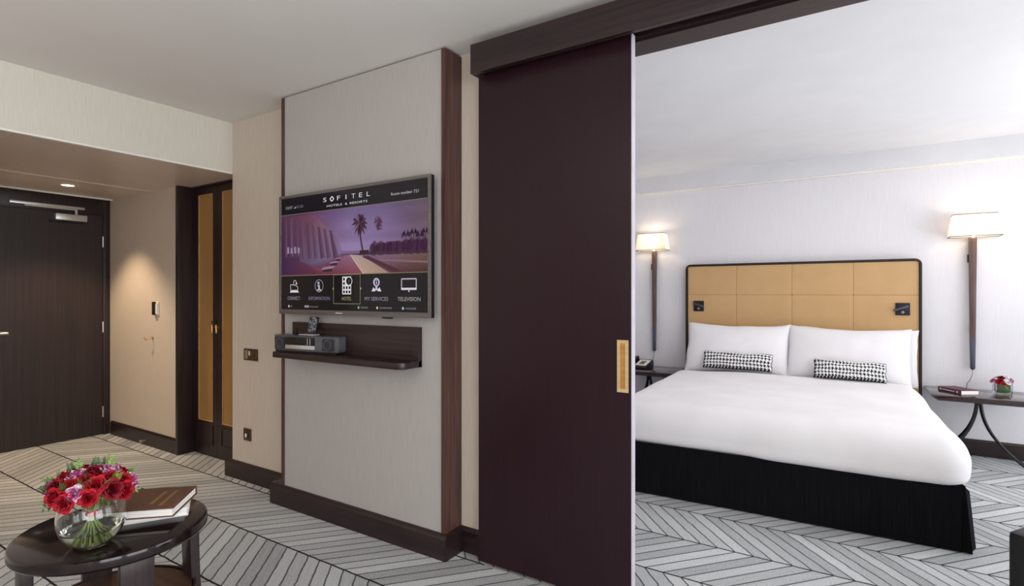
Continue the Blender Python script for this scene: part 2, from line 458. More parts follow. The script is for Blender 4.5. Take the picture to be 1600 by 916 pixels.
# ---- baseboards (dark wood, bevelled top)
def skirt_prof(face, out, h=0.125):
    # (depth coordinate, z): face is the wall plane, out the signed thickness
    return [(face,0),(face+out,0),(face+out,h-0.018),(face+out*0.55,h-0.004),(face+out*0.5,h),(face,h)]
def bb_y(b, x0, x1, face, out=-0.014, h=0.125):   # along X on a wall facing -Y
    return b.prism(skirt_prof(face, out, h), x0, x1, 'x')
struct('baseboard_living', bb_y(B(), -3.815, -3.06, WY), M['wood_x'], 'dark wood baseboard under the light switch')
struct('baseboard_hall', bb_y(B(), EX+0.05, -4.632, HY), M['wood_x'], 'dark wood baseboard along the hall wall')
struct('baseboard_door', bb_y(B(), -1.70, OL-0.02, WY), M['wood_x'], 'dark wood baseboard beside the sliding door')
struct('baseboard_bedroom', bb_y(B(), -2.68, 2.6, BY, -0.014, 0.13), M['wood_x'], 'dark wood baseboard under the bedside lamps')

# ------------------------------------------------------------------ raised wall panel that carries the television
pn = thing('wall_panel', 'raised papered wall panel with dark wood sides and plinth', None, (-2.33, 2.10, 0), kind='structure')
PX0, PX1, PYF, PT = -2.982, -1.690, 2.057, 2.500
B().box(PX0+0.026, PX1-0.022, PYF, PYF+0.02, 0.126, PT).build('fabric_panel', M['paper_panel'], pn)
fr = B()
fr.box(PX0, PX0+0.026, PYF-0.006, WY, 0.12, PT)
fr.box(PX1-0.022, PX1, PYF-0.006, WY, 0.12, PT)
fr.build('side_frame', M['wood_lit'], pn)
B().box(PX0+0.026, PX1-0.022, PYF+0.02, WY, 0.12, PT-0.004).build('backing', M['wood_v'], pn)
pl = B()
pl.prism([(WY,0),(2.037,0),(2.037,0.104),(2.046,0.118),(2.047,0.126),(WY,0.126)], -3.078, -1.674, 'x')
pl.build('plinth', M['wood_x'], pn)

# ------------------------------------------------------------------ entry door
d1 = thing('door_1', 'dark brown flush entry door at the end of the hall', None, (EX, 1.72, 0), kind='structure')
DL0, DL1, DLT = 1.245, 2.196, 2.018
B().box(EX-0.05, EX-0.006, DL0, DL1, 0.006, DLT).build('door_leaf', M['entry_wood'], d1)
f = B()
f.box(EX-0.06, EX+0.012, DL1, HY, 0, ZH); f.box(EX-0.06, EX+0.012, 1.19, DL0, 0, ZH)
f.box(EX-0.06, EX+0.012, DL0, DL1, DLT, ZH)
f.build('door_frame', M['entry_wood'], d1, bevel=0.003)
for z in (1.778, 0.993, 0.212):
    B().tube([(EX+0.004, 2.196, z-0.05), (EX+0.004, 2.196, z+0.05)], 0.009, 12).build('hinge', M['steel'], d1, smooth=40)
h = B().box(EX-0.006, EX+0.001, 1.335, 1.385, 0.86, 1.06).build('handle_plate', M['steel'], d1, bevel=0.002)
B().tube([(EX-0.004,1.36,0.976),(EX+0.045,1.36,0.976)], 0.011, 12).tube([(EX+0.045,1.352,0.976),(EX+0.048,1.40,0.976),(EX+0.048,1.522,0.976)], 0.011, 12).build('lever', M['alu'], h, smooth=40)
cl = B().box(EX-0.006, EX+0.045, 1.835, 2.062, 1.942, 1.998).build('door_closer', M['alu'], d1, bevel=0.004)
B().box(EX+0.010, EX+0.034, 1.535, 2.047, 2.048, 2.070).build('closer_rail', M['alu'], cl, bevel=0.002)
B().box(EX+0.022, EX+0.034, 1.63, 1.99, 2.036, 2.046).box(EX+0.022, EX+0.036, 1.975, 1.992, 1.95, 2.046).build('closer_arm', M['alu'], cl)
B().box(EX-0.006, EX+0.03, 1.80, 2.045, 1.926, 1.941).build('closer_cover', M['black_plastic'], cl)

# ------------------------------------------------------------------ folding doors in the niche
d2 = thing('door_2', 'narrow dark wood folding doors with amber glass beside the hall', None, (-4.2, 2.36, 0), kind='structure')
f = B()
f.box(-4.632, -4.594, HY-0.018, 2.42, 0, ZH)                 # left jamb
f.box(-4.594, SX, 2.33, 2.42, ZH-0.012, ZH)                  # head
f.box(-3.80, SX-0.001, 2.30, 2.42, 0, ZH)                    # right jamb
f.build('door_frame', M['wood_v'], d2, bevel=0.002)
for (a, c, ga, gb, hx) in ((-4.592,-4.247,-4.528,-4.306,-4.275), (-4.243,-3.80,-4.182,-3.865,-4.215)):
    lf = B()
    lf.box(a, ga, 2.355, 2.40, 0.008, 2.158); lf.box(gb, c, 2.355, 2.40, 0.008, 2.158)
    lf.box(ga, gb, 2.355, 2.40, 2.10, 2.158); lf.box(ga, gb, 2.355, 2.40, 0.008, 0.277)
    lf.ring([(ga-.006,0.10),(gb+.006,0.10),(gb+.006,0.255),(ga-.006,0.255)], [(ga+.006,0.112),(gb-.006,0.112),(gb-.006,0.243),(ga+.006,0.243)], 2.349, 2.356, 'y')
    o = lf.build('folding_leaf', M['wood_v'], d2)
    B().box(ga, gb, 2.366, 2.375, 0.277, 2.10).build('glass_pane', M['amber'], o)
    B().ring([(ga,0.277),(gb,0.277),(gb,2.10),(ga,2.10)], [(ga+.007,0.284),(gb-.007,0.284),(gb-.007,2.093),(ga+.007,2.093)], 2.358, 2.366, 'y').build('glass_bead', M['rim_brown'], o)
    B().tube([(hx,2.355,1.035),(hx,2.332,1.035)],0.006,10).tube([(hx,2.332,0.99),(hx,2.330,1.05),(hx,2.332,1.085)],[.007,.010,.007],10).build('door_pull', M['brass'], o, smooth=40)

# ------------------------------------------------------------------ sliding door, header and opening lining
d3 = thing('door_3', 'tall dark brown sliding door with brass flush pull', None, (-1.15, 2.155, 0), kind='structure')
x0, x1, y0, y1, zt = -1.538, -0.773, 2.122, 2.166, 2.365
ha, hb, hz0, hz1 = -0.829, -0.786, 0.897, 1.106
lf = B()
lf.box(x0, ha, y0, y1, 0.012, zt); lf.box(hb, x1, y0, y1, 0.012, zt)
lf.box(ha, hb, y0, y1, 0.012, hz0); lf.box(ha, hb, y0, y1, hz1, zt); lf.box(ha, hb, y0+0.024, y1, hz0, hz1)
lf.build('door_leaf', M['door_wood'], d3)
B().box(x1, x1+0.003, y0+0.003, y1-0.003, 0.012, zt).build('lit_edge', mat('lit_door_edge', '#b3acb6', '#beb8c2', rough=0.5), d3)  # pale tone paints bedroom light onto the dark leaf's edge
pull = B()
pull.ring([(ha-.003,hz0-.003),(hb+.003,hz0-.003),(hb+.003,hz1+.003),(ha-.003,hz1+.003)], [(ha+.009,hz0+.010),(hb-.011,hz0+.010),(hb-.011,hz1-.010),(ha+.009,hz1-.010)], y0-0.003, y0+0.022, 'y')
o = pull.build('flush_pull', M['brass_pale'], d3)
B().box(ha, hb, y0+0.018, y0+0.023, hz0, hz1).build('pull_recess', M['brass'], o)
# header box with the running track
hd = B()
HL, HR = -1.527, 2.3
hd.box(HL, HR, 2.040, 2.062, 2.331, 2.468)
hd.box(HL, HR, 2.062, WY, 2.448, 2.468)
hd.box(HL, HL+0.022, 2.062, WY, 2.331, 2.448)
hd.box(HL, HR, 2.062, 2.070, 2.331, 2.337)
hd.box(HL+0.022, HR, 2.176, WY, OT+.014, 2.448)  # added dark backing, stands in for the shadow in the gap
struct('trim_4', hd, M['wood_x'], 'dark wood header box above the sliding door', bevel=0.0015)
struct('trim_5', B().box(HL+0.04, HR, 2.080, 2.174, 2.385, 2.44), M['black_plastic'], 'black running track inside the door header')
ln = B()
ln.box(OL, OR, WY-0.003, WB+0.004, OT, OT+.014)
ln.box(OL, OL+0.03, WY, WB+0.004, 0, OT); ln.box(OR-0.03, OR, WY-0.003, WB+0.004, 0, OT)
struct('trim_6', ln, M['wood_x'], 'dark wood lining of the wide bedroom opening')
struct('trim_7', B().box(-1.50, OR, 2.115, 2.119, 0.0, 0.004), M['alu'], 'thin floor guide strip of the sliding door')

# ------------------------------------------------------------------ small wall fittings
def wall_thing(name, label, cat, x, z, y=WY, group=None):
    return thing(name, label, cat, (x, y, z), 0, group)
t = wall_thing('light_switch', 'bronze double light switch on the beige wall left of the television panel', 'light switch', -3.512, 0.880)
B().box(-.080,.080,-.008,0,-.040,.040).build('switch_plate', M['bronze'], t, local=True, bevel=.002)
B().box(-.072,-.028,-.012,-.007,-.032,.032).build('rocker', M['steel'], t, local=True, bevel=.002)
B().box(-.024,.060,-.012,-.007,-.032,.032).build('rocker', M['bronze'], t, local=True, bevel=.002)
B().box(-.012,.002,-.014,-.011,-.004,.026).build('indicator', M['ivory'], t, local=True)
t = wall_thing('power_socket', 'bronze power socket low on the beige wall under the light switch', 'socket', -3.552, 0.325)
B().box(-.042,.042,-.008,0,-.042,.042).build('socket_plate', M['bronze'], t, local=True, bevel=.002)
B().lathe([(0.0,0),(0.022,0),(0.024,0.003),(0.024,0.006)], seg=20).xform(Matrix.Translation((0,-.014,0)) @ Matrix.Rotation(-PI/2,4,'X')).build('socket_well', M['black_plastic'], t, local=True)
B().lathe([(0.0,0.005),(0.008,0.003),(0.010,0)], seg=16).xform(Matrix.Translation((-.002,-.0145,-.004)) @ Matrix.Scale(1.6,4,(0,0,1)) @ Matrix.Rotation(PI/2,4,'X')).build('socket_cover', M['ivory'], t, local=True, smooth=60)
t = wall_thing('key_card_switch', 'small black and ivory key card switch on the hall wall', 'card switch', -4.975, 1.176, HY)
B().box(-.036,.038,-.010,0,-.058,.058).build('switch_plate', M['ivory'], t, local=True, bevel=.002)
B().box(-.036,.006,-.024,-.010,-.056,.056).build('card_slot', M['black_plastic'], t, local=True, bevel=.002)
B().box(.008,.034,-.016,-.010,-.046,.040).build('card', M['white'], t, local=True)
t = wall_thing('robe_hook', 'small brass double hook on the hall wall below the card switch', 'hook', -5.055, 0.924, HY)
B().lathe([(0,0.006),(0.011,0.005),(0.012,-.001),(0,-.001)], seg=16).xform(Matrix.Translation((.012,0,0)) @ Matrix.Rotation(PI/2,4,'X')).build('hook_base', M['brass'], t, local=True, smooth=50)
B().tube([(.012,-.004,0),(.010,-.03,-.004),(-.012,-.045,-.012),(-.03,-.05,.004)], [.005,.005,.005,.007], 8).build('hook_arm', M['brass'], t, local=True, smooth=50)
t = wall_thing('door_stop', 'small steel door stop on the hall baseboard', 'door stop', -5.145, 0.04, HY-0.014)
B().tube([(0,0,0),(0,-.028,0)], .008, 12).tube([(0,-.028,0),(0,-.042,0)], .012, 12).build('stop_body', M['steel'], t, local=True, smooth=40)
t = thing('ceiling_downlight', 'recessed round downlight glowing in the hall ceiling', 'ceiling light', (-5.319, 1.752, ZH))
B().lathe([(0.062,0.0),(0.062,-0.004),(0.044,-0.006),(0.042,0.0)], seg=32).build('rim', M['trim_pale'], t, local=True, smooth=40)
B().lathe([(0.0,-0.002),(0.042,-0.002)], seg=32).build('lens', M['lens'], t, local=True)

# ------------------------------------------------------------------ television
tv = thing('television', 'large flat television showing a hotel menu on the wall panel', 'television', (-2.325, 2.03, 1.18))
TX0, TX1, TZ0, TZ1, TYF = -2.918, -1.732, 1.181, 1.879, 1.996
b = B(); b.box(TX0, TX1, TYF, TYF+0.028, TZ0, TZ1); b.box(TX0+.15, TX1-.15, TYF+0.028, PYF, TZ0+.12, TZ1-.12)
b.build('housing', M['black_plastic'], tv, bevel=0.002)
ix0, ix1, iz0, iz1 = TX0+0.016, TX1-0.016, TZ0+0.026, TZ1-0.016
B().ring([(TX0-.001,TZ0-.001),(TX1+.001,TZ0-.001),(TX1+.001,TZ1+.001),(TX0-.001,TZ1+.001)], [(ix0,iz0),(ix1,iz0),(ix1,iz1),(ix0,iz1)], TYF-0.004, TYF+0.006, 'y').build('bezel', M['bezel'], tv, bevel=0.0015)
B().box(TX0+.86, TX0+.925, TYF-.003, TYF+.012, TZ0-.010, TZ0+.002).build('sensor', M['black_plastic'], tv, bevel=.002)
B().box(TX0+.505, TX0+.56, TYF-.0055, TYF-.003, TZ0+.008, TZ0+.016).build('maker_badge', M['alu'], tv)
SW, SH = ix1-ix0, iz1-iz0
scr = B()
SY = TYF - 0.0005
def L_(n): return SY - 0.00012*n
def P_(u, v, n): return (ix0+u*SW, L_(n), iz0+v*SH)
def poly(pts, col, n=1):
    """flat polygon on the picture; col is one colour or one per corner"""
    c = [lin(x) for x in col] if isinstance(col, (list, tuple)) else lin(col)
    scr.add([P_(u,v,n) for (u,v) in pts], [tuple(range(len(pts)))], 0, c)
def rect(u0,v0,u1,v1,col,n=1): poly([(u0,v0),(u1,v0),(u1,v1),(u0,v1)], col, n)
def disc(u,v,ru,rv,col,n=1,k=16): poly([(u+ru*cos(2*PI*i/k), v+rv*sin(2*PI*i/k)) for i in range(k)], col, n)
def loop_line(pts, w, col, n=1, closed=True):
    K = len(pts)
    for i in range(K if closed else K-1):
        (a,b_),(c,d) = pts[i], pts[(i+1)%K]
        dx, dz = (c-a)*SW, (d-b_)*SH; l = math.hypot(dx,dz) or 1
        ox, oz = -dz/l*w/SW, dx/l*w/SH
        poly([(a-ox,b_-oz),(c-ox,d-oz),(c+ox,d+oz),(a+ox,b_+oz)], col, n)
def text_shape(s, size):
    cu = bpy.data.curves.new('letters', 'FONT'); cu.body = s; cu.size = size; cu.resolution_u = 3
    ob = bpy.data.objects.new('letters', cu); COL.objects.link(ob)
    dg = bpy.context.evaluated_depsgraph_get()
    me = bpy.data.meshes.new_from_object(ob.evaluated_get(dg))
    vs = [tuple(v.co) for v in me.vertices]; fs = [tuple(p.vertices) for p in me.polygons]
    bpy.data.objects.remove(ob); bpy.data.curves.remove(cu); bpy.data.meshes.remove(me)
    return vs, fs
def text(s, u0, u1, v, hgt, col, n=3):
    """letters fitted between u0 and u1, baseline v, cap height hgt"""
    vs, fs = text_shape(s, 1.0)
    xa, xb = min(p[0] for p in vs), max(p[0] for p in vs)
    za = max(p[1] for p in vs)
    scr.add([P_(u0+(p[0]-xa)/(xb-xa)*(u1-u0), v+p[1]/max(za,1e-6)*hgt, n) for p in vs], fs, 0, lin(col))
# black field
rect(0,0,1,1,'#0d0a10',0)
rect(0,.852,1,1,'#131018',1)
# picture: dusk over a beach terrace
NU, NV = 48, 20
vtop, vbot = .849, .304
SKY = [(0.0,['#3d2547','#5c3656','#6d4a72','#7d6794','#73628c','#6b587a','#6a5560']),
       (0.5,['#5b3a58','#74506a','#83668c','#8f77a6','#8a72a4','#7f6690','#74596a']),
       (1.0,['#6d4660','#7f5a74','#93799c','#a48dba','#a086b6','#8e6f98','#7a5f70'])]
def hx(c): return lin(c)
def mixc(a,b_,t): return tuple(a[i]*(1-t)+b_[i]*t for i in range(4))
def sky(u, t):   # t 0 top .. 1 horizon
    def rowc(cs):
        p = u*(len(cs)-1); i = min(int(p), len(cs)-2); return mixc(hx(cs[i]), hx(cs[i+1]), p-i)
    t2 = min(max(t*2,0),2)
    return mixc(rowc(SKY[0][1]), rowc(SKY[1][1]), t2) if t2 <= 1 else mixc(rowc(SKY[1][1]), rowc(SKY[2][1]), t2-1)
vs, fs, cs = [], [], []
for j in range(NV):
    for i in range(NU):
        q = [(i/NU,j/NV),((i+1)/NU,j/NV),((i+1)/NU,(j+1)/NV),(i/NU,(j+1)/NV)]
        col = []
        for (a,t_) in q:
            v_ = vbot+(vtop-vbot)*t_
            if v_ > .47:
                c = sky(a, (vtop-v_)/(vtop-.47))
                w = noise.noise(Vector((a*5, v_*16, 2.0)))*.25
                c = tuple(max(0,x*(1+w)) for x in c[:3])+(1,)
            else:
                c = mixc(hx('#5a3450'), hx('#8c4c5c'), (.47-v_)/.17)
            col.append(c)
        scr.add([P_(a, vbot+(vtop-vbot)*t_, 1) for (a,t_) in q], [(0,1,2,3)], 0, col)
# dim building and curtain of light on the left
poly([(0,.847),(.27,.825),(.33,.74),(.42,.62),(.47,.50),(.455,.44),(.30,.36),(.24,.306),(0,.306)], ['#52324f','#7d4f68','#8a6478','#7d6486','#8d7ba2','#6a4560','#6b3a55','#4a2350','#331a44'], 2)
for k in range(9):
    u = .03+k*.043
    poly([(u,.84-k*.02),(u+.018,.835-k*.02),(u+.02+.006*k,.45),(u+.004*k,.44)], ['#64405a','#735068','#7a607c','#583a58'] if k % 2 else ['#5b3955','#68475f','#705473','#503253'], 2.2)
rect(.0,.43,.15,.475,['#3b2140','#4e2e4e','#5a3a5c','#42284a'],2.4)
for k in range(4): rect(.05+.028*k,.50,.066+.028*k,.56-.01*(k%2),'#a58fae',2.5)
poly([(0,.306),(.30,.306),(.30,.36),(.15,.43),(0,.44)], ['#341a4a','#6b3048','#8a4a58','#5c3058','#3c2050'],2.5)
# sea and horizon
rect(.46,.47,.60,.492,['#8a6f9c','#8a6f9c','#7c648e','#7c648e'],2.6)
# terrace, path, loungers
poly([(.26,.305),(.605,.305),(.52,.462),(.465,.462)], ['#6c2c44','#8e4454','#9a6c88','#7a506c'],2.8)
poly([(.612,.305),(.775,.303),(.60,.452),(.524,.462)], ['#c8a98e','#b09078','#b49c9c','#c2a8a8'],2.8)
poly([(.606,.305),(.614,.305),(.524,.462),(.52,.462)], '#dcc6b4',3)
for k,(u,v) in enumerate(((.315,.345),(.375,.395),(.42,.43))):
    s = 1-.3*k
    poly([(u,v),(u+.085*s,v+.012*s),(u+.105*s,v+.034*s),(u+.02*s,v+.030*s)], ['#b79aa8','#cbb0b4','#8c7086','#6c4a64'],3)
    poly([(u+.02*s,v-.02),(u+.08*s,v-.016),(u+.085*s,v+.012*s),(u,v)],'#4a2440',3)
# right-hand planter wall, bushes and far palms
poly([(.585,.452),(.79,.303),(1,.303),(1,.46),(.70,.472)], ['#7a5470','#5c3040','#43241f','#7c5a50','#8c6c8c'],2.7)
poly([(.585,.47),(.70,.474),(1,.462),(1,.445),(.66,.455),(.585,.452)], ['#3e2236']*6,2.9)
poly([(.60,.44),(.80,.31),(.86,.31),(.64,.445)], '#4d2734',3)
poly([(.72,.40),(1,.37),(1,.385),(.70,.415)], '#8a6a74',3)
for k in range(26):
    u = .67+.33*k/25; hh = .05+.03*noise.noise(Vector((k*.7,1,0)))+.035*(u-.67)
    disc(u,.475+hh*.4,.02,hh,('#4a2c48','#5a3a58','#3d2436')[k%3],2.8,9)
for (u,v,r) in ((.875,.585,.035),(.92,.60,.03),(.955,.575,.032),(.985,.60,.03)):
    rect(u-.002,.50,u+.002,v,'#35203a',2.9)
    for k in range(9):
        a = PI*(-.15+1.3*k/8)
        poly([(u,v),(u+r*.5*cos(a),v+r*1.3*sin(a)+.006),(u+r*cos(a),v+r*1.2*sin(a)-.02)],'#35203a',3)
rect(.586,.466,.646,.492,'#2c1629',3.2)
def palm(u,v,r,n,cols):
    for k in range(n):
        a = -0.45*PI + 1.9*PI*k/(n-1) if n > 8 else PI*(.1+1.1*k/(n-1))
        tip = (u+r*cos(a), v+r*1.75*sin(a)-.022)
        m1 = (u+r*.55*cos(a)-.012*sin(a), v+r*1.05*sin(a)+.016)
        m2 = (u+r*.5*cos(a)+.012*sin(a), v+r*.8*sin(a)-.014)
        poly([(u,v),m2,tip,m1], cols[k%len(cols)],3.4)
K = [(.606,.49),(.599,.54),(.592,.60),(.587,.65),(.586,.70)]
for i in range(4):
    w = .0055-.0006*i
    poly([(K[i][0]-w,K[i][1]),(K[i][0]+w,K[i][1]),(K[i+1][0]+w,K[i+1][1]),(K[i+1][0]-w,K[i+1][1])],'#3d2135',3.3)
palm(.586,.715,.055,13,('#442436','#5a3440','#38203a'))
palm(.706,.715,.030,9,('#5a3850','#6a4660'))
poly([(.70,.64),(.735,.652),(.712,.665),(.735,.672),(.704,.70)],'#5a3850',3.3)
# thin tan lines along the upper and lower edges of the picture
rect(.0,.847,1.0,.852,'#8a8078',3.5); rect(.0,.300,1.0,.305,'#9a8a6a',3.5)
# lettering
white = '#f2f0f4'
for i, ch in enumerate('SOFITEL'):
    w0 = .331 + i*.0503
    if ch == 'O':
        loop_line([(w0+.013,.921),(w0+.027,.941),(w0+.013,.962),(w0-.001,.941)], .0032, white, 4)
    else:
        wid = {'I':.006,'S':.024,'F':.021,'T':.024,'E':.021,'L':.020}[ch]
        text(ch, w0+(.009 if ch=='I' else 0), w0+(.009 if ch=='I' else 0)+wid, .923, .037, white, 4)
for s, a, c in (('HOTELS',.358,.466),('&',.487,.503),('RESORTS',.520,.637)): text(s, a, c, .877, .017, white, 4)
text('Room number 721', .786, .947, .902, .022, '#d8d4da', 4)
text('10:07', .040, .094, .902, .024, '#b8b4c0', 4)
poly([(.104,.902),(.119,.902),(.119,.920)], '#c8c4d0', 4); text('01/20', .124, .178, .902, .022, '#8c8896', 4)
rect(.406,.058,.590,.300,'#060509',2)
loop_line([(.406,.058),(.590,.058),(.590,.300),(.406,.300)], .0013, '#a89c7a', 4)
poly([(.399,.184),(.406,.196),(.406,.172)],'#d6d890',4); poly([(.598,.184),(.590,.196),(.590,.172)],'#d6d890',4)
for s, a, c, colr in (('CONNECT',.053,.153,'#a29cae'),('INFORMATION',.221,.379,'#8d84a0'),('HOTEL',.465,.531,'#b0a070'),('MY SERVICES',.620,.768,'#a29aa8'),('TELEVISION',.826,.958,'#b8b2b8')):
    text(s, a, c, .086, .030, colr, 4)
# connect: laptop with a cable plug
loop_line([(.078,.172),(.136,.172),(.136,.200),(.118,.218),(.098,.218),(.098,.222),(.078,.222)], .0016, white, 4)
poly([(.071,.152),(.146,.152),(.136,.168),(.080,.168)], white, 4)
loop_line([(.103,.222),(.103,.250),(.108,.258),(.118,.258),(.122,.250),(.122,.222)], .0016, white, 4, closed=False)
poly([(.118,.226),(.134,.226),(.124,.245)], white, 4)
# information: letter i in an oval
loop_line([(.300+.030*cos(2*PI*i/28), .209+.052*sin(2*PI*i/28)) for i in range(28)], .0014, '#c8c4d2', 4)
disc(.296,.233,.008,.012,'#c8c4d2',4); poly([(.286,.216),(.306,.216),(.306,.180),(.316,.180),(.316,.168),(.286,.168),(.286,.180),(.294,.180),(.294,.206),(.286,.206)],'#c8c4d2',4)
# hotel: tower block with compass
rect(.468,.136,.529,.283,white,4)
for r_ in range(4):
    for c_ in range(3):
        if r_ > 1 and c_ > 0: continue
        rect(.474+.019*c_,.145+.035*r_,.486+.019*c_,.167+.035*r_,'#060509',5)
disc(.514,.245,.023,.036,white,5,20); disc(.514,.245,.019,.031,'#060509',5.5,20); poly([(.508,.225),(.514,.243),(.521,.266),(.514,.247)],white,6)
# services: concierge with i
disc(.695,.232,.0205,.034,'#d8d2ec',4,22); disc(.696,.230,.0125,.024,'#3a3364',5,18); rect(.6935,.214,.6985,.236,'#e8e4f2',6); disc(.696,.245,.003,.004,'#e8e4f2',6,8)
poly([(.690,.200),(.700,.200),(.703,.175),(.695,.165),(.687,.175)],'#d8d2ec',4)
poly([(.664,.160),(.686,.160),(.690,.172),(.676,.192)],'#eceaf4',4); poly([(.704,.160),(.727,.160),(.714,.192),(.700,.172)],'#eceaf4',4)
# television set icon
loop_line([(.849,.180),(.934,.180),(.934,.254),(.849,.254)], .0028, '#d6cfdc', 4); rect(.847,.170,.936,.186,'#f0eef6',4.5); disc(.892,.161,.004,.007,'#f0eef6',4,10)
# hint line at the bottom
for (u, c_) in ((.064,'#e6e4ea'),(.579,'#a6d8a0'),(.700,'#e6e690'),(.857,'#b8dcec')): disc(u,.029,.0055,.011,c_,4,14)
rect(.190,.021,.222,.038,'#c8c4cc',4); rect(.197,.026,.215,.032,'#2a2630',5)
for s, a, c in (('OK',.076,.092),('Previous menu',.230,.292),('TELEVISION',.592,.640),('CHANNEL/MOVIE',.715,.790),('LANGUAGE',.872,.932)):
    text(s, a, c, .023, .013, '#aaa4b0', 4)
scr.build('screen', M['screen'], tv, recalc=False)

# ------------------------------------------------------------------ wall shelf, docking radio, pocket player
sh = thing('wall_shelf', 'dark wood wall shelf with upright back board below the television', 'shelf', (-2.345, PYF, 0.95))
B().box(-2.838, -1.840, 2.030, PYF, 0.93, 1.131).build('back_board', M['wood_x'], sh, bevel=.003)
B().ring([(-2.838,0.965),(-1.840,0.965),(-1.840,1.131),(-2.838,1.131)], [(-2.800,0.985),(-1.878,0.985),(-1.878,1.098),(-2.800,1.098)], 2.026, 2.031, 'y').build('back_board_frame', M['wood_x'], sh)
pts = [(-2.855,PYF-.001),(-2.855,1.905)]
for i in range(9):
    a = -PI/2 + (PI/2)*i/8
    pts.append((-1.840-0.045+0.045*cos(a), 1.905+0.045+0.045*sin(a)))
pts.append((-1.840,PYF-.001))
B().prism(pts, 0.931, 0.965, 'z').build('shelf_board', M['wood_x'], sh, bevel=.004)

rd = thing('docking_radio', 'dark grey tabletop docking radio on the left of the wall shelf', 'radio', (-2.615, 1.975, 0.965), rad(6.5))
prof = [(-.244,.055),(-.244,-.022)] + [(-.244+.488*i/12, -.030-.018*sin(PI*i/12)) for i in range(13)] + [(.244,-.022),(.244,.055)]
B().prism(prof, 0.012, 0.098, 'z').build('body', M['grey_plastic'], rd, local=True, bevel=.004)
B().box(-.235,.235,-.03,.05,0.0,0.014).build('foot_base', M['black_plastic'], rd, local=True)
for sx_ in (-1, 1):
    g = B(); g.box(sx_*.182-.036, sx_*.182+.036, -.0475, -.030, .022, .086); g.build('speaker_grille', M['grille'], rd, local=True, bevel=.002)
    B().ring([(sx_*.182+.027*cos(2*PI*i/24), .054+.027*sin(2*PI*i/24)) for i in range(24)], [(sx_*.182+.023*cos(2*PI*i/24), .054+.023*sin(2*PI*i/24)) for i in range(24)], -.049, -.0465, 'y').build('speaker_ring', M['grey_plastic'], rd, local=True)
B().box(-.130,.088,-.0535,-.03,.046,.090).build('display', mat('glossy_radio_display','#050506','#0a0a0c',rough=0.35), rd, local=True, bevel=.001)
B().box(-.130,.088,-.0545,-.03,.024,.046).build('disc_tray', M['silver_plastic'], rd, local=True, bevel=.002)
for k in range(2): B().box(.040+.02*k,.044+.02*k,-.0545,-.053,.050,.086).build('display_line', M['silver_plastic'], rd, local=True)
B().box(-.062,.050,-.020,.030,.098,.106).build('dock_cradle', M['silver_plastic'], rd, local=True, bevel=.002)

pp = thing('pocket_player', 'small black pocket music player standing in the radio dock', 'music player', (-2.612, 1.988, 1.071), rad(14))
R_ = Matrix.Rotation(rad(-16), 4, 'X')
B().box(-.030,.030,-.005,.005,0,.098).xform(R_).build('case', M['black_plastic'], pp, local=True, bevel=.003)
b = B().box(-.026,.026,-.0062,-.005,.012,.086); b.xform(R_).build('player_screen', mat('dim_player_screen','#2a3038','#7c8690',rough=.15,scale=(90,90,90),lo=.45,hi=.6), pp, local=True)
B().box(-.012,.012,-.0068,-.005,.089,.093).xform(R_).build('earpiece', M['silver_plastic'], pp, local=True)

# ------------------------------------------------------------------ round coffee table
TCX, TCY, TH = -2.031, 0.794, 0.55
tb = thing('coffee_table', 'round polished dark wood side table with lower shelf', 'table', (TCX, TCY, 0))
B().lathe([(0,0),(.252,0),(.260,-.005),(.262,-.012),(.262,-.030),(.256,-.037),(0,-.037)], (TCX,TCY,TH), 96).build('tabletop', M['table_wood'], tb, smooth=35, merge=True)
for a in (82, 172, 262, 352):
    a = rad(a); er = Vector((cos(a),sin(a),0)); et = Vector((-sin(a),cos(a),0))
    vs, fs = [], []
    nz_ = 10
    for i in range(nz_+1):
        t_ = i/nz_; z = (TH-.036)*(1-t_)
        r1 = .236+.030*t_*t_; th_ = .030; hw = .044-.004*t_
        for (rr, ww) in ((r1,-hw),(r1,hw),(r1-th_,hw),(r1-th_,-hw)):
            p = Vector((TCX,TCY,z)) + er*rr + et*ww; vs.append(tuple(p))
    for i in range(nz_):
        for k in range(4): fs.append((i*4+k, i*4+(k+1)%4, i*4+4+(k+1)%4, i*4+4+k))
    fs += [(0,1,2,3),(nz_*4+3,nz_*4+2,nz_*4+1,nz_*4)]
    B().add(vs, fs).build('leg', M['wood_v'], tb, bevel=.003)
B().lathe([(0,.303),(.214,.303),(.220,.297),(.220,.281),(0,.281)], (TCX,TCY,0), 72).build('lower_shelf', M['brown_disc'], tb, smooth=35, merge=True)
B().lathe([(.220,.306),(.228,.306),(.228,.279),(.220,.279),(.220,.306)], (TCX,TCY,0), 72).build('shelf_rim', M['wood_y'], tb, smooth=35)

# ------------------------------------------------------------------ books on the table
def book(t, L0, W0, H0, cover, z=0, th=.004):
    """spine on -x; local frame: x length, y width"""
    b_ = B()
    b_.box(-L0/2, L0/2, -W0/2, W0/2, z, z+th); b_.box(-L0/2, L0/2, -W0/2, W0/2, z+H0-th, z+H0)
    b_.box(-L0/2, L0/2, W0/2-th, W0/2, z+th, z+H0-th)
    b_.build('book_cover', cover, t, local=True, bevel=.0012)
    B().box(-L0/2+.005, L0/2-.005, -W0/2+.004, W0/2-th, z+th, z+H0-th).build('page_block', M['pages'], t, local=True)
rz = math.atan2(0.69, 0.72)
t = thing('white_book', 'white book under the brown one on the round table', 'book', (-2.026, 0.913, TH), rad(60))
book(t, .20, .16, .027, M['pages'])
t = thing('brown_book', 'brown clothbound book with faded gold lines on top of the pile', 'book', (-2.030, 0.876, TH+.0275), rz)
book(t, .262, .207, .030, M['book_brown'])
g = B()
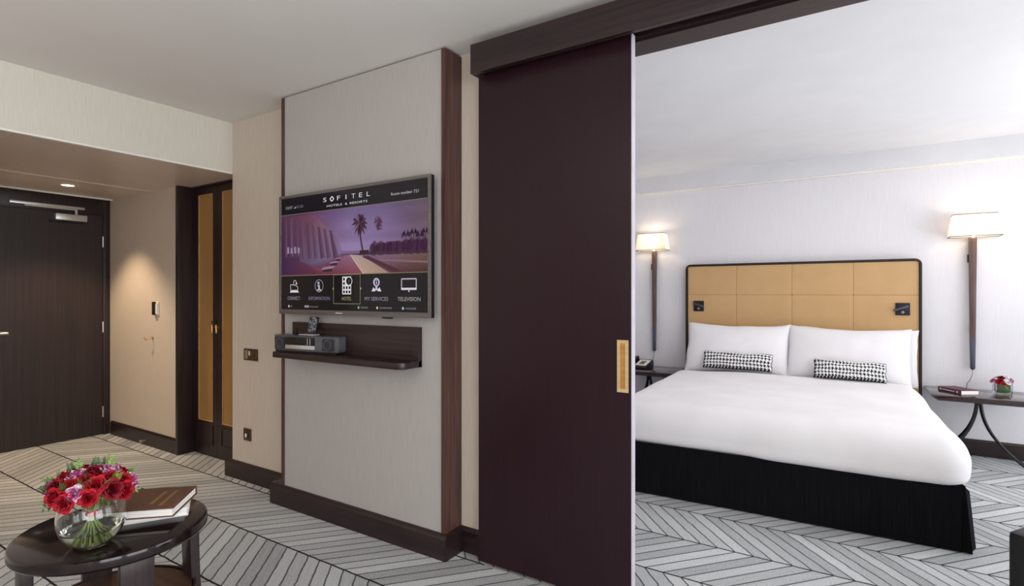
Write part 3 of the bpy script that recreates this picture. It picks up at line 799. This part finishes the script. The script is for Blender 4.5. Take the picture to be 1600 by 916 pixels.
for k, (a, c) in enumerate(((-.055,.055),(-.075,.060))):
    xk = .040 + .034*k; y = a
    while y < c:
        w = .006+.004*random.random(); g.box(xk, xk+.012, y, y+w, .0300, .0304); y += w+.0035
g.build('gold_lettering', M['gold_ink'], t, local=True)

# ------------------------------------------------------------------ glass bowl and rose bouquet
VX, VY = -1.928, 0.694
def bowl_prof():
    outer, inner = [], []
    for i in range(23):
        a = rad(-62 + (62+52)*i/22)
        outer.append((.0865*cos(a), .0865+.0975*sin(a)))
    outer = [(0.0, 0.0)] + [(.040, 0.0)] + outer[0:]
    for i in range(23):
        a = rad(52 - (52+58)*i/22)
        inner.append((.0838*cos(a), .0865+.0945*sin(a)))
    inner += [(.03,.0075),(0.0,.0075)]
    return outer + [(.0530,.1635)] + inner
vz = thing('glass_bowl', 'clear round glass bowl vase on the round table', 'vase', (VX, VY, TH+.0005))
B().lathe(bowl_prof(), seg=64).build('bowl', M['glass'], vz, local=True, smooth=60, merge=True)
wprof = [(0,.009),(.03,.009)]
for i in range(10):
    a = rad(-56+ (56-22)*i/9); wprof.append((.0830*cos(a), .0865+.0937*sin(a)))
wprof += [(0, wprof[-1][1])]
B().lathe(wprof, seg=64).build('water', M['water'], vz, local=True, smooth=60, merge=True)

def petal(b_, th0, half, r0, r1, hgt, lip, n=5, z0=0.0, mi=0):
    """cupped petal: narrow foot, round shoulder, rim rolled outward"""
    def fn(u, v):
        s = (u-.5)*2
        wd = math.sin(PI*min(.12+.80*v, .93))**.7
        a = th0 + s*half*wd
        r = r0+(r1-r0)*math.sin(v*PI/2)**.8 + lip*max(0,v-.65)**2*8*(1-.3*s*s)
        z = z0+hgt*(v**.85*(1-.10*s*s*s*s) - (.9*max(0,v-.78)**2*4*min(1,lip/.005)) - .12*s*s*v)
        return (r*cos(a), r*sin(a), z)
    b_.grid(fn, n, n+1, mi)
def rose_mesh(seed, R=.026):
    rnd = random.Random(seed); b_ = B(); k = R/.026
    for (n_, r0, r1, hh, lip, half) in ((1,.0005,.0028,.0275,0,2.9),(2,.001,.0055,.0275,.0005,1.9),(3,.002,.0090,.0272,.0014,1.35),(3,.003,.0128,.0262,.0024,1.25),(4,.004,.0165,.0245,.0036,1.0),(5,.004,.0200,.0215,.0052,.86),(5,.004,.0230,.0165,.0060,.84)):
        o_ = rnd.random()*6.28
        for i in range(n_):
            petal(b_, o_+2*PI*i/n_+rnd.uniform(-.15,.15), half, r0*k, r1*k*rnd.uniform(.94,1.06), hh*k*rnd.uniform(.95,1.05), lip*k*rnd.uniform(.7,1.3))
    return b_
def sprig(b_, p0, d, length, n, w, rnd, mi=0):
    d = Vector(d).normalized(); p0 = Vector(p0)
    side = d.cross(Vector((rnd.uniform(-1,1),rnd.uniform(-1,1),rnd.uniform(-.3,.3)))).normalized()
    b_.tube([p0, p0+d*length*.5, p0+d*length], [.0009,.0008,.0004], 4, mi)
    for i in range(n):
        t_ = .15+.85*i/(n-1); c = p0+d*length*t_; sg = 1 if i % 2 else -1
        dir_ = (side*sg*.9 + d*.8 + Vector((rnd.uniform(-.3,.3),)*3)).normalized()
        ll = w*(1.15-.6*t_); nr = dir_.cross(d).normalized(); wd = nr.cross(dir_)*ll*.24
        b_.add([c, c+dir_*ll*.5+wd, c+dir_*ll, c+dir_*ll*.5-wd], [(0,1,2,3)], mi)

bq = thing('rose_bouquet', 'domed bouquet of red and pink roses tied with red ribbon', 'flowers', (VX, VY, TH+.012))
rmesh = {}
CZ = .158          # centre of the dome above the bouquet base
rnd = random.Random(5)
proto = {}
N_ = 34
for i in range(N_):          # even spread over a low dome
    f_ = (i+.5)/N_; el = math.acos(1 - f_*1.12); az = i*2.39996
    kind = 'rose_pink' if i in (2,28,18,1,6,3,24,20,12) else ('rose_dark' if i % 3 == 0 else 'rose_red')
    key = (kind, i % 3)
    if key not in proto:
        o = rose_mesh(i % 3 + 11).build('rose', M[kind], bq, local=True, smooth=180, recalc=False)
        proto[key] = o
    else:
        o = proto[key].copy(); COL.objects.link(o); o.parent = bq
    d = Vector((sin(el)*cos(az), sin(el)*sin(az), cos(el)))
    jit = rnd.uniform(.92,1.04)
    o.location = (d.x*.091*jit, d.y*.091*jit, CZ - .008 + d.z*.047*jit)
    d2 = (d + Vector((rnd.uniform(-.25,.25), rnd.uniform(-.25,.25), rnd.uniform(0,.2)))).normalized()
    o.rotation_euler = d2.to_track_quat('Z','Y').to_euler()
    s = rnd.uniform(.92,1.18); o.scale = (s,s,s)
    tag(o, {'rose_pink':'pink and white rose','rose_dark':'deep crimson rose','rose_red':'bright red rose'}[kind])
for i in range(26):
    el = rnd.uniform(.1,1.5); az = rnd.uniform(0,6.28)
    d = Vector((sin(el)*cos(az), sin(el)*sin(az), cos(el)))
    b_ = B(); p0 = Vector((d.x*.094, d.y*.094, CZ+d.z*.056))
    sprig(b_, p0, d+Vector((0,0,.45)), rnd.uniform(.024,.042), 10, .015, rnd)
    b_.build('foliage', M['leaf'] if i % 3 else M['leaf_dark'], bq, local=True, recalc=False)
for i in range(12):
    az = 2*PI*i/12; b_ = B()
    sprig(b_, (.05*cos(az),.05*sin(az),CZ-.010), (cos(az),sin(az),-.22), .065, 9, .024, rnd)
    b_.build('foliage', M['leaf_dark'] if i % 2 else M['leaf'], bq, local=True, recalc=False)
for i in range(20):
    az = 2*PI*i/20+rnd.uniform(-.1,.1); az2 = az+2.0; rt = .013*math.sqrt(rnd.random()); rb_ = rnd.uniform(.022,.048)
    zb = .006+.35*max(0,rb_-.04)
    B().tube([(.04*cos(az),.04*sin(az),CZ+.006),(rt*.8*cos(az),rt*.8*sin(az),.083),(rb_*.55*cos(az2),rb_*.55*sin(az2),.042),(rb_*cos(az2),rb_*sin(az2),zb)], .0024, 6).build('stem', M['stem'], bq, local=True, smooth=60)
B().lathe([(.0135,.076),(.0155,.078),(.0155,.091),(.0135,.093)], seg=20).build('ribbon', M['ribbon'], bq, local=True, smooth=60)

# ------------------------------------------------------------------ bed
bd = thing('bed', 'king-size bed with tan leather headboard and black skirt', 'bed', (-0.459, 3.4615, 0), rad(2.4))
sk = B()
# skirt: outline with box pleats at the foot corners and along the sides
HW = .918
def skirt_pt(s, z):
    """s runs along the right side - foot - left side"""
    fl = (1 - z/.325)
    return fl
def skirt_path():
    pts_ = []
    # left side from head to foot, foot, right side; (x, y, flare weight)
    for i in range(25): pts_.append((-HW, 2.05*(1-i/24)+.012, (-1,0), i))
    pts_ += [(-HW-.004,.0,(-.8,-.6),0),(-HW+.012,-.004,(-.3,-1),0)]
    for i in range(1,40): pts_.append((-HW+.012+(2*HW-.024)*i/40, 0, (0,-1), i))
    pts_ += [(HW-.012,-.004,(.3,-1),0),(HW-.02,.010,(.2,-.4),0),(HW+.006,.004,(.9,-.7),0)]
    for i in range(25): pts_.append((HW, .03+2.03*i/24, (1,0), i))
    return pts_
sp_ = skirt_path(); vs, fs = [], []
zs_ = [0.006,.06,.14,.22,.30,.335]
for z in zs_:
    fl = (1-z/.335)
    for k, (x,y,d,i) in enumerate(sp_):
        amp = .010*fl*(noise.noise(Vector((x*2.2,y*2.2,3.1))))
        side = 1 if abs(d[0]) > .5 else 0
        fo = (.030 if (side and y < .25) else .012 if side else .004)*fl + amp + .004*fl*sin(i*1.9)*side
        vs.append((x+d[0]*fo, y+d[1]*fo, z))
n_ = len(sp_)
for j in range(len(zs_)-1):
    for k in range(n_-1): fs.append((j*n_+k, j*n_+k+1, (j+1)*n_+k+1, (j+1)*n_+k))
sk.add(vs, fs)
# open pleat flap at the right foot corner
sk.add([(HW+.004,.016,.33),(HW+.030,.05,.30),(HW+.062,.085,.006),(HW+.030,.010,.006)], [(0,1,2,3)])
sk.build('bed_skirt', M['black_cloth'], bd, local=True, smooth=50, recalc=False)
B().box(-HW+.03, HW-.03, .03, 2.06, .03, .30).build('box_spring', M['black_cloth'], bd, local=True)
rounded_box(B(), -HW+.01, HW-.01, .02, 2.08, .30, .545, .06, (16,16,6)).build('mattress', M['mattress'], bd, local=True, smooth=60)
# headboard
HX0, HX1, HZ = -1.458, 0.463, 1.593
def round_top(x0, x1, z1, r, z0=0.0, k=7):
    p = [(x0,z0)]
    for i in range(k+1):
        a = PI - (PI/2)*i/k; p.append((x0+r+r*cos(a), z1-r+r*sin(a)))
    for i in range(k+1):
        a = PI/2 - (PI/2)*i/k; p.append((x1-r+r*cos(a), z1-r+r*sin(a)))
    p.append((x1,z0)); return p
hbo = B().prism(round_top(HX0+.018,HX1-.018,HZ-.018,.035), 5.625, BY, 'y')
hb = hbo.build('headboard', M['border'], bd)
pad = B()
cols = [HX0+.020, -.9765, -.4965, -.0170, HX1-.020]; rows = [.34,.64,.945,1.288,HZ-.020]
for i in range(4):
    for j in range(4):
        rounded_box(pad, cols[i], cols[i+1], 5.596, 5.632, rows[j], rows[j+1], .004, (10,4,10))
pad.build('leather_padding', M['leather'], hb, smooth=50)
B().ring(round_top(HX0,HX1,HZ,.05), round_top(HX0+.017,HX1-.017,HZ-.017,.034), 5.585, BY-.001, 'y', closed=False).build('headboard_border', M['border'], hb, smooth=35)

# duvet
def wrinkle(p):
    x,y,z = p
    n1 = noise.noise(Vector((x*2.1,y*2.4,z*3)))
    n2 = noise.noise(Vector((x*6+4,y*5,z*7)))
    k = .012*n1+.003*n2
    top = max(0,(z-.42)/.2)
    dz = k*1.0 + .018*top*(1-min(1,(abs(x)/.95)**3))      # slight crown
    t_ = max(0,(.44-z))/.14
    return (x*(1-.012*t_) + (.6*k if abs(x) > .7 else 0), y + (.6*k if y < .15 else 0) + .012*t_*(1 if y < .4 else 0), z+dz - (.006 if z < .36 else 0)*sin(x*3))
dv = B()
rounded_box(dv, -.955, .965, -.045, 1.83, .318, .585, .135, (44,40,14), rz=(.045,.15), fn=wrinkle)
dvo = dv.build('duvet', M['sheet'], None, smooth=80)
dvo.location = (-0.459, 3.4615, 0); dvo.rotation_euler = (0,0,rad(2.4))
tag(dvo, 'smooth white duvet covering the bed', 'duvet')

# pillows
def pillow_grid(w, h, th, pinch=.05, flange=.0, p=2.4, nu=36, nv=22, side=1, seed=0, uvout=False):
    def fn(u, v):
        a, c = u*2-1, v*2-1
        X_ = w/2*a*(1-pinch*(1-c*c)*.6) + .008*noise.noise(Vector((a*2,c*2,seed)))
        Z_ = h/2*c*(1-pinch*2.4*(1-a*a)) + .010*noise.noise(Vector((a*2.3,c*2,seed+9)))
        e = max(0,1-abs(a)**p)*max(0,1-abs(c)**p)
        Y_ = side*th/2*e**.42
        wr = noise.noise(Vector((a*4,c*3,seed+3)))*.006*(1 if e > .02 else 0)
        return (X_, Y_+wr*e, Z_)
    return fn
def make_pillow(name, label, group, x, y, z, w, h, th, lean, rz, seed, roll=0):
    b_ = B()
    b_.grid(pillow_grid(w,h,th,side=-1,seed=seed), 40, 24); b_.grid(pillow_grid(w,h,th,side=1,seed=seed), 40, 24)
    o_ = b_.build(name, M['sheet'], None, smooth=80, merge=True)
    o_.location = (x,y,z); o_.rotation_euler = (rad(-lean), rad(roll), rz)
    return tag(o_, label, 'pillow', group)
make_pillow('pillow', 'white pillow leaning on the left half of the headboard', 'white bed pillows', -.944, 5.385, .785, .905, .50, .21, 20, .0, 1, roll=.3)
make_pillow('pillow', 'front white pillow leaning on the right half of the headboard', 'white bed pillows', -.068, 5.390, .780, .905, .50, .21, 20, .0, 4, roll=.8)
make_pillow('pillow', 'white pillow half hidden behind the right front pillow', 'white bed pillows', .004, 5.550, .765, .87, .48, .06, 6, .0, 7, roll=1.0)

# houndstooth cushions
def make_cushion(label, x, y, z, w, h, th, lean, rz, roll):
    t_ = thing('cushion', label, 'cushion', (x,y,z), 0, 'houndstooth bolster cushions')
    t_.rotation_euler = (rad(-lean), rad(roll), rz)
    b_ = B(); rep = 20; nu, nv = rep*8, 5*8
    for side in (-1, 1):
        k0 = len(b_.f)
        b_.grid(pillow_grid(w,h,th,pinch=.03,side=side,seed=2,p=3), nu, nv)
        for j in range(nv):
            for i in range(nu):
                wa, we = (i % 8) < 4, (j % 8) < 4
                top = ((i+j) % 4) < 2
                b_.m[k0+j*nu+i] = 1 if (wa if top else we) else 0
    b_.build('cushion_cover', [M['hound_white'], M['hound_black']], t_, local=True, smooth=80, merge=True)
    fn = pillow_grid(w,h,th,pinch=.03,side=1,seed=2,p=3); path = []
    for i in range(24): path.append(fn(i/24,0))
    for i in range(10): path.append(fn(1,i/10))
    for i in range(24): path.append(fn(1-i/24,1))
    for i in range(11): path.append(fn(0,1-i/10))
    B().tube(path, .0042, 6, cap=False).build('piping', M['hound_black'], t_, local=True, smooth=60)
make_cushion('black and white houndstooth cushion leaning on the left pillow', -.905, 5.215, .690, .575, .158, .10, 28, .02, .4)
make_cushion('black and white houndstooth cushion leaning on the right pillow', -.045, 5.165, .676, .495, .158, .10, 28, .02, 1.0)

# reading lights on the headboard
def make_reading(label, x, z, s):
    t_ = thing('reading_light', label, 'reading light', (x, 5.596, z), 0, 'black headboard reading lights')
    B().box(-.050,.050,-.010,.0,-.052,.052).build('wall_plate', M['steel_black'], t_, local=True, bevel=.003)
    a = rad(20)*s
    b_ = B().box(-.062,.046,-.030,-.012,-.010,.008)
    b_.xform(Matrix.Translation((-.006*s if s>0 else .006,0,.010)) @ Matrix.Rotation(-a if s > 0 else -a, 4, 'Y'))
    b_.build('light_arm', M['gunmetal'], t_, local=True, bevel=.003)
    B().lathe([(0,.005),(.010,.004),(.012,0)], seg=16).xform(Matrix.Translation((.0,-.010,-.026)) @ Matrix.Rotation(PI/2,4,'X')).build('button', M['lens_off'], t_, local=True, smooth=50)
make_reading('black reading light on the left end of the headboard', -1.330, 1.176, -1)
make_reading('black reading light on the right end of the headboard', 0.333, 1.170, 1)

# ------------------------------------------------------------------ nightstands
def make_nightstand(label, x):
    t_ = thing('nightstand', label, 'nightstand', (x, 5.415, 0), 0, 'bedside tables')
    b_ = B(); z0, z1 = .494, .535
    X_, Y_, c_ = .315, .245, .048
    vs_ = [(-X_,-Y_,z1),(X_,-Y_,z1),(X_,Y_,z1),(-X_,Y_,z1),(-X_,-Y_,z1-.008),(X_,-Y_,z1-.008),(X_,Y_,z1-.008),(-X_,Y_,z1-.008),
           (-X_+c_,-Y_+.006,z0),(X_-c_,-Y_+.006,z0),(X_-c_,Y_-.01,z0),(-X_+c_,Y_-.01,z0)]
    fs_ = [(0,1,2,3),(0,4,5,1),(1,5,6,2),(2,6,7,3),(3,7,4,0),(4,8,9,5),(5,9,10,6),(6,10,11,7),(7,11,8,4),(11,10,9,8)]
    b_.add(vs_, fs_).build('tabletop', M['night_wood'], t_, local=True, bevel=.0012)
    B().tube([(0,0,.496),(0,0,.455)], [.030,.024], 20).build('collar', M['black_metal'], t_, local=True, smooth=40)
    for (dx,dy) in ((1,.42),(1,-.42),(-1,.42),(-1,-.42)):
        l_ = math.hypot(dx,dy); dx, dy = dx/l_, dy/l_
        path = []
        for i in range(15):
            q = i/14; z = .492*(1-q)+.007; r_ = .012+.290*q**2.3
            path.append((dx*r_, dy*r_, z))
        B().tube(path, [.0125-.004*i/14 for i in range(15)], 10).build('leg', M['black_metal'], t_, local=True, smooth=50)
    return t_
nsR = make_nightstand('dark nightstand with curved legs right of the bed', .795)
nsL = copy_tree(nsR); nsL.location = (-1.780, 5.415, 0); nsL['label'] = 'dark nightstand holding the telephone left of the bed'

# bedside wall lamps
def make_lamp(label, x):
    t_ = thing('wall_lamp', label, 'lamp', (x, BY, .69), 0, 'tall bedside wall lamps')
    # local: z from bottom tip
    def stem(z0, z1, w0, w1, d0, d1):
        return [(-w0,-.035-d0,z0),(w0,-.035-d0,z0),(w0,-.035+d0,z0),(-w0,-.035+d0,z0),(-w1,-.035-d1,z1),(w1,-.035-d1,z1),(w1,-.035+d1,z1),(-w1,-.035+d1,z1)]
    F_ = [(3,2,1,0),(4,5,6,7),(0,1,5,4),(1,2,6,5),(2,3,7,6),(3,0,4,7)]
    B().add(stem(.255,1.062,.0185,.0255,.014,.017), F_).build('stem', M['lamp_wood'], t_, local=True, bevel=.004)
    B().add(stem(.012,.256,.0150,.0192,.013,.0145), F_).add(stem(0,.012,.006,.0150,.006,.013), F_).build('ferrule', M['gunmetal'], t_, local=True, bevel=.002)
    for zz in (.30,.90): B().box(-.012,.012,-.022,0,zz,zz+.06).build('wall_bracket', M['black_metal'], t_, local=True)
    B().box(-.034,-.020,-.044,-.026,.86,.925).build('switch', M['black_plastic'], t_, local=True, bevel=.003)
    # shade: four tapering fabric sides, open top and bottom
    zb_, zt_ = 1.062, 1.236
    bo = [(-.160,-.182),(.160,-.182),(.160,-.022),(-.160,-.022)]; to = [(-.134,-.158),(.134,-.158),(.134,-.034),(-.134,-.034)]
    vs_ = [(p[0],p[1],zb_) for p in bo]+[(p[0],p[1],zt_) for p in to]
    sh_ = B().add(vs_, [(0,1,5,4),(1,2,6,5),(2,3,7,6),(3,0,4,7)]).build('lamp_shade', M['shade'], t_, local=True)
    for (pp_, z_, nm) in ((bo,zb_,'lower_binding'),(to,zt_,'upper_binding')):
        B().ring([(p[0]*1.008,p[1]+(-.001 if p[1]<-.1 else .001)) for p in pp_], [(p[0]*.985,p[1]+(.002 if p[1]<-.1 else -.002)) for p in pp_], z_-.003, z_+.003, 'z').build(nm, M['shade_trim'], sh_, local=True)
    B().tube([(0,-.06,1.062),(0,-.09,1.10)], .010, 10).lathe([(0,.0),(.018,.004),(.022,.022),(.016,.042),(0,.05)], (0,-.095,1.10), 16).build('bulb', M['glow_bulb'], t_, local=True, smooth=60)
    B().tube([(0,-.035,.002),(-.002,-.037,-.04),(-.016,-.030,-.085),(-.032,-.014,-.115),(-.034,-.010,-.19)], .003, 6).build('power_cord', M['cord'], t_, local=True, smooth=60)
    return t_
lr_ = make_lamp('wall lamp with cream shade above the right nightstand', .790)
ll_ = copy_tree(lr_); ll_.location = (-1.795, BY, .69); ll_['label'] = 'wall lamp with cream shade above the telephone left of the bed'

# telephone
ph = thing('telephone', 'black desk telephone on the left nightstand', 'telephone', (-1.875, 5.415, .535), rad(-8))
def wedge(b_, x0, x1, y0, y1, z0, zf, zb): 
    return b_.add([(x0,y0,z0),(x1,y0,z0),(x1,y1,z0),(x0,y1,z0),(x0,y0,zf),(x1,y0,zf),(x1,y1,zb),(x0,y1,zb)], [(3,2,1,0),(4,5,6,7),(0,1,5,4),(1,2,6,5),(2,3,7,6),(3,0,4,7)])
wedge(B(), -.11,.11,-.09,.085,0,.030,.085).build('phone_base', M['black_plastic'], ph, local=True, bevel=.005)
sl = math.atan2(.055,.175)
Mx = Matrix.Translation((0,-.09,.030)) @ Matrix.Rotation(sl,4,'X')
B().box(-.020,.095,.02,.155,.0,.004).xform(Mx).build('face_card', M['ivory'], ph, local=True)
kp = B()
for i in range(4):
    for j in range(3): kp.box(.014+.018*j,.027+.018*j,.045+.020*i,.058+.020*i,.003,.008)
kp.xform(Mx).build('keypad', M['grey_plastic'], ph, local=True)
B().box(-.092,-.048,-.005,.175,.016,.036).box(-.096,-.044,-.008,.040,.0,.034).box(-.096,-.044,.135,.180,.0,.034).xform(Mx).build('handset', M['black_plastic'], ph, local=True, bevel=.007)

# burgundy book on the right nightstand: spine faces the bed
bk = thing('burgundy_book', 'burgundy hardback lying on the right nightstand', 'book', (.668, 5.385, .535), rad(-56))
L0, W0, H0 = .215, .140, .034
b_ = B(); b_.box(-L0/2,L0/2,-W0/2,W0/2,0,.003); b_.box(-L0/2,L0/2,-W0/2,W0/2,H0-.003,H0); b_.box(-L0/2,L0/2,-W0/2,-W0/2+.004,.003,H0-.003)
b_.build('book_cover', M['book_red'], bk, local=True, bevel=.0012)
B().box(-L0/2+.004,L0/2-.003,-W0/2+.004,W0/2-.003,.003,H0-.003).build('page_block', M['pages'], bk, local=True)
g = B()
x_ = -.07
while x_ < .045:
    w_ = .005+.004*random.random(); g.box(x_, x_+w_, -W0/2-.0004, -W0/2, .012, .021); x_ += w_+.003
g.box(.065,.080,-W0/2-.0004,-W0/2,.010,.024); g.box(-.09,-.076,-W0/2-.0004,-W0/2,.010,.024)
g.build('spine_lettering', M['ink_white'], bk, local=True)

# small cube vase with flowers on the right nightstand
cv = thing('cube_vase', 'small square glass vase on the right nightstand', 'vase', (.945, 5.50, .5355), rad(6))
s_ = .047
b_ = B(); b_.ring([(-s_,-s_),(s_,-s_),(s_,s_),(-s_,s_)], [(-s_+.004,-s_+.004),(s_-.004,-s_+.004),(s_-.004,s_-.004),(-s_+.004,s_-.004)], .0, .098, 'z'); b_.box(-s_+.004,s_-.004,-s_+.004,s_-.004,0,.009)
b_.build('glass_cube', M['glass'], cv, local=True)
sf = thing('flower_posy', 'small posy of red pink and white flowers in the cube vase', 'flowers', (.945, 5.50, .548), rad(6))
s_ = .040
b_ = B(); b_.box(-s_,s_,-s_,s_,0,.082); b_.build('leaf_wrap', M['leaf_dark'], sf, local=True, bevel=.010, segs=3)
B().add([(-.018,-.0405,.080),(.004,-.0405,.080),(.030,-.0408,.020),(.024,-.0408,.014)], [(0,1,2,3)]).build('leaf_rib', M['leaf'], sf, local=True)
for (x_,y_,z_,kind,s) in ((-.058,-.012,.095,'rose_pink',1.0),(-.026,-.036,.092,'rose_red',1.15),(-.012,-.02,.118,'rose_dark',.95),(.018,.0,.125,'rose_white',1.0),(.022,-.042,.090,'rose_white',.8),(.048,-.022,.102,'rose_pink',.95),(.055,.015,.105,'rose_red',.9),(-.035,.02,.112,'rose_white',.9),(.0,-.046,.082,'rose_red',.7),(.0,.03,.115,'rose_pink',.9)):
    key = (kind, 0)
    if key not in proto: proto[key] = rose_mesh(11).build('flower', M[kind], sf, local=True, smooth=180, recalc=False); o = proto[key]
    else: o = proto[key].copy(); COL.objects.link(o); o.parent = sf; o.name = 'flower'
    o.location = (x_*.85,y_*.85,z_-.018); d = Vector((x_,y_-.01,.06)).normalized()
    o.rotation_euler = d.to_track_quat('Z','Y').to_euler(); o.scale = (s*.95,)*3
    tag(o, {'rose_pink':'pink flower','rose_red':'red flower','rose_dark':'dark red flower','rose_white':'white flower'}[kind])

# ------------------------------------------------------------------ black ottoman at the right edge
OTA = math.atan2(.088, .060)
ot = thing('ottoman', 'black upholstered ottoman at the right edge of the bedroom floor', 'ottoman', (.460, 2.588, 0), OTA)
rounded_box(B(), 0, .62, -.50, 0, .05, .45, .010, (12,12,8), rz=(.008,.010)).build('seat', M['black_leather'], ot, local=True, smooth=50)
for (x_,y_) in ((.05,-.05),(.57,-.05),(.05,-.45),(.57,-.45)):
    B().tube([(x_,y_,0),(x_,y_,.055)], [.016,.022], 12).build('leg', M['wood_v'], ot, local=True, smooth=40)

# ------------------------------------------------------------------ lights
def area(name, loc, rot, sx, sy, power, col=(1,1,1)):
    l = bpy.data.lights.new(name, 'AREA'); l.shape = 'RECTANGLE'; l.size = sx; l.size_y = sy; l.energy = power; l.color = col
    o = bpy.data.objects.new(name, l); COL.objects.link(o); o.location = loc; o.rotation_euler = rot; return o
def point(name, loc, power, col, size=.03, kind='POINT', **kw):
    l = bpy.data.lights.new(name, kind); l.energy = power; l.color = col; l.shadow_soft_size = size
    for k, v in kw.items(): setattr(l, k, v)
    o = bpy.data.objects.new(name, l); COL.objects.link(o); o.location = loc; return o
area('daylight_living', (2.80,-1.55,1.25), (0,rad(90),0), 2.2, 2.3, 92, (.95,.97,1.0))
area('daylight_living', (2.80,.95,1.25), (0,rad(90),0), 2.2, 1.9, 72, (.95,.97,1.0))
area('daylight_bedroom', (2.80,4.03,1.25), (0,rad(90),0), 2.2, 2.5, 54, (.96,.975,1.0))
area('bedroom_top_fill', (.2,3.9,2.50), (0,0,0), 2.2, 1.6, 13, (1,.96,.92))  # unseen fill below the ceiling, added to even out the bedroom
area('bedroom_bounce_fill', (1.7,4.0,1.0), (PI,0,0), 1.2, 1.8, 17, (1,.99,.98))  # upward fill added to brighten the bedroom ceiling, no fixture
area('living_top_fill', (-.6,-1.0,2.48), (0,0,0), 2.0, 2.0, 7, (1,.95,.90))  # unseen broad fill pointing down, without a fixture
area('living_bounce_fill', (-.9,-1.7,1.1), (PI,0,0), 1.6, 1.6, 60, (1,.97,.93))  # bounce fill added to lift the living room ceiling
for x_ in (.790,-1.795):
    point('lamp_bulb', (x_, BY-.095, .69+1.16), 2.2, (1,.82,.58), .03)
point('hall_spot', (-5.319,1.752,ZH-.02), 66, (1,.74,.47), .03, 'SPOT', spot_size=rad(95), spot_blend=.6)
point('hall_spot', (-4.45,1.35,ZH-.02), 26, (1,.82,.62), .04, 'SPOT', spot_size=rad(120), spot_blend=.9)  # unseen extra spot, added to brighten the hall
point('hall_spot', (-5.25,1.15,ZH-.02), 15, (1,.80,.58), .04, 'SPOT', spot_size=rad(120), spot_blend=.9)  # another added spot without a fitting, more light for the hall

w = bpy.data.worlds.new('daylight'); scn.world = w; w.use_nodes = True
bg = w.node_tree.nodes['Background']; bg.inputs[0].default_value = (.82,.90,1.0,1); bg.inputs[1].default_value = 1.2

# ------------------------------------------------------------------ camera
cam = bpy.data.cameras.new('camera'); co = bpy.data.objects.new('camera', cam); COL.objects.link(co)
cam.sensor_fit = 'HORIZONTAL'; cam.sensor_width = 36.0; cam.lens = 36.0*846.0/1600.0
cam.shift_y = 1.0/1600.0; cam.clip_start = .05
co.location = (0,0,1.3)
yaw = math.atan2(846.0, 1332.7)
co.rotation_euler = (PI/2, 0, yaw)
scn.camera = co
scn.view_settings.view_transform = 'Standard'
scn.view_settings.look = 'None'
scn.view_settings.exposure = 0.0
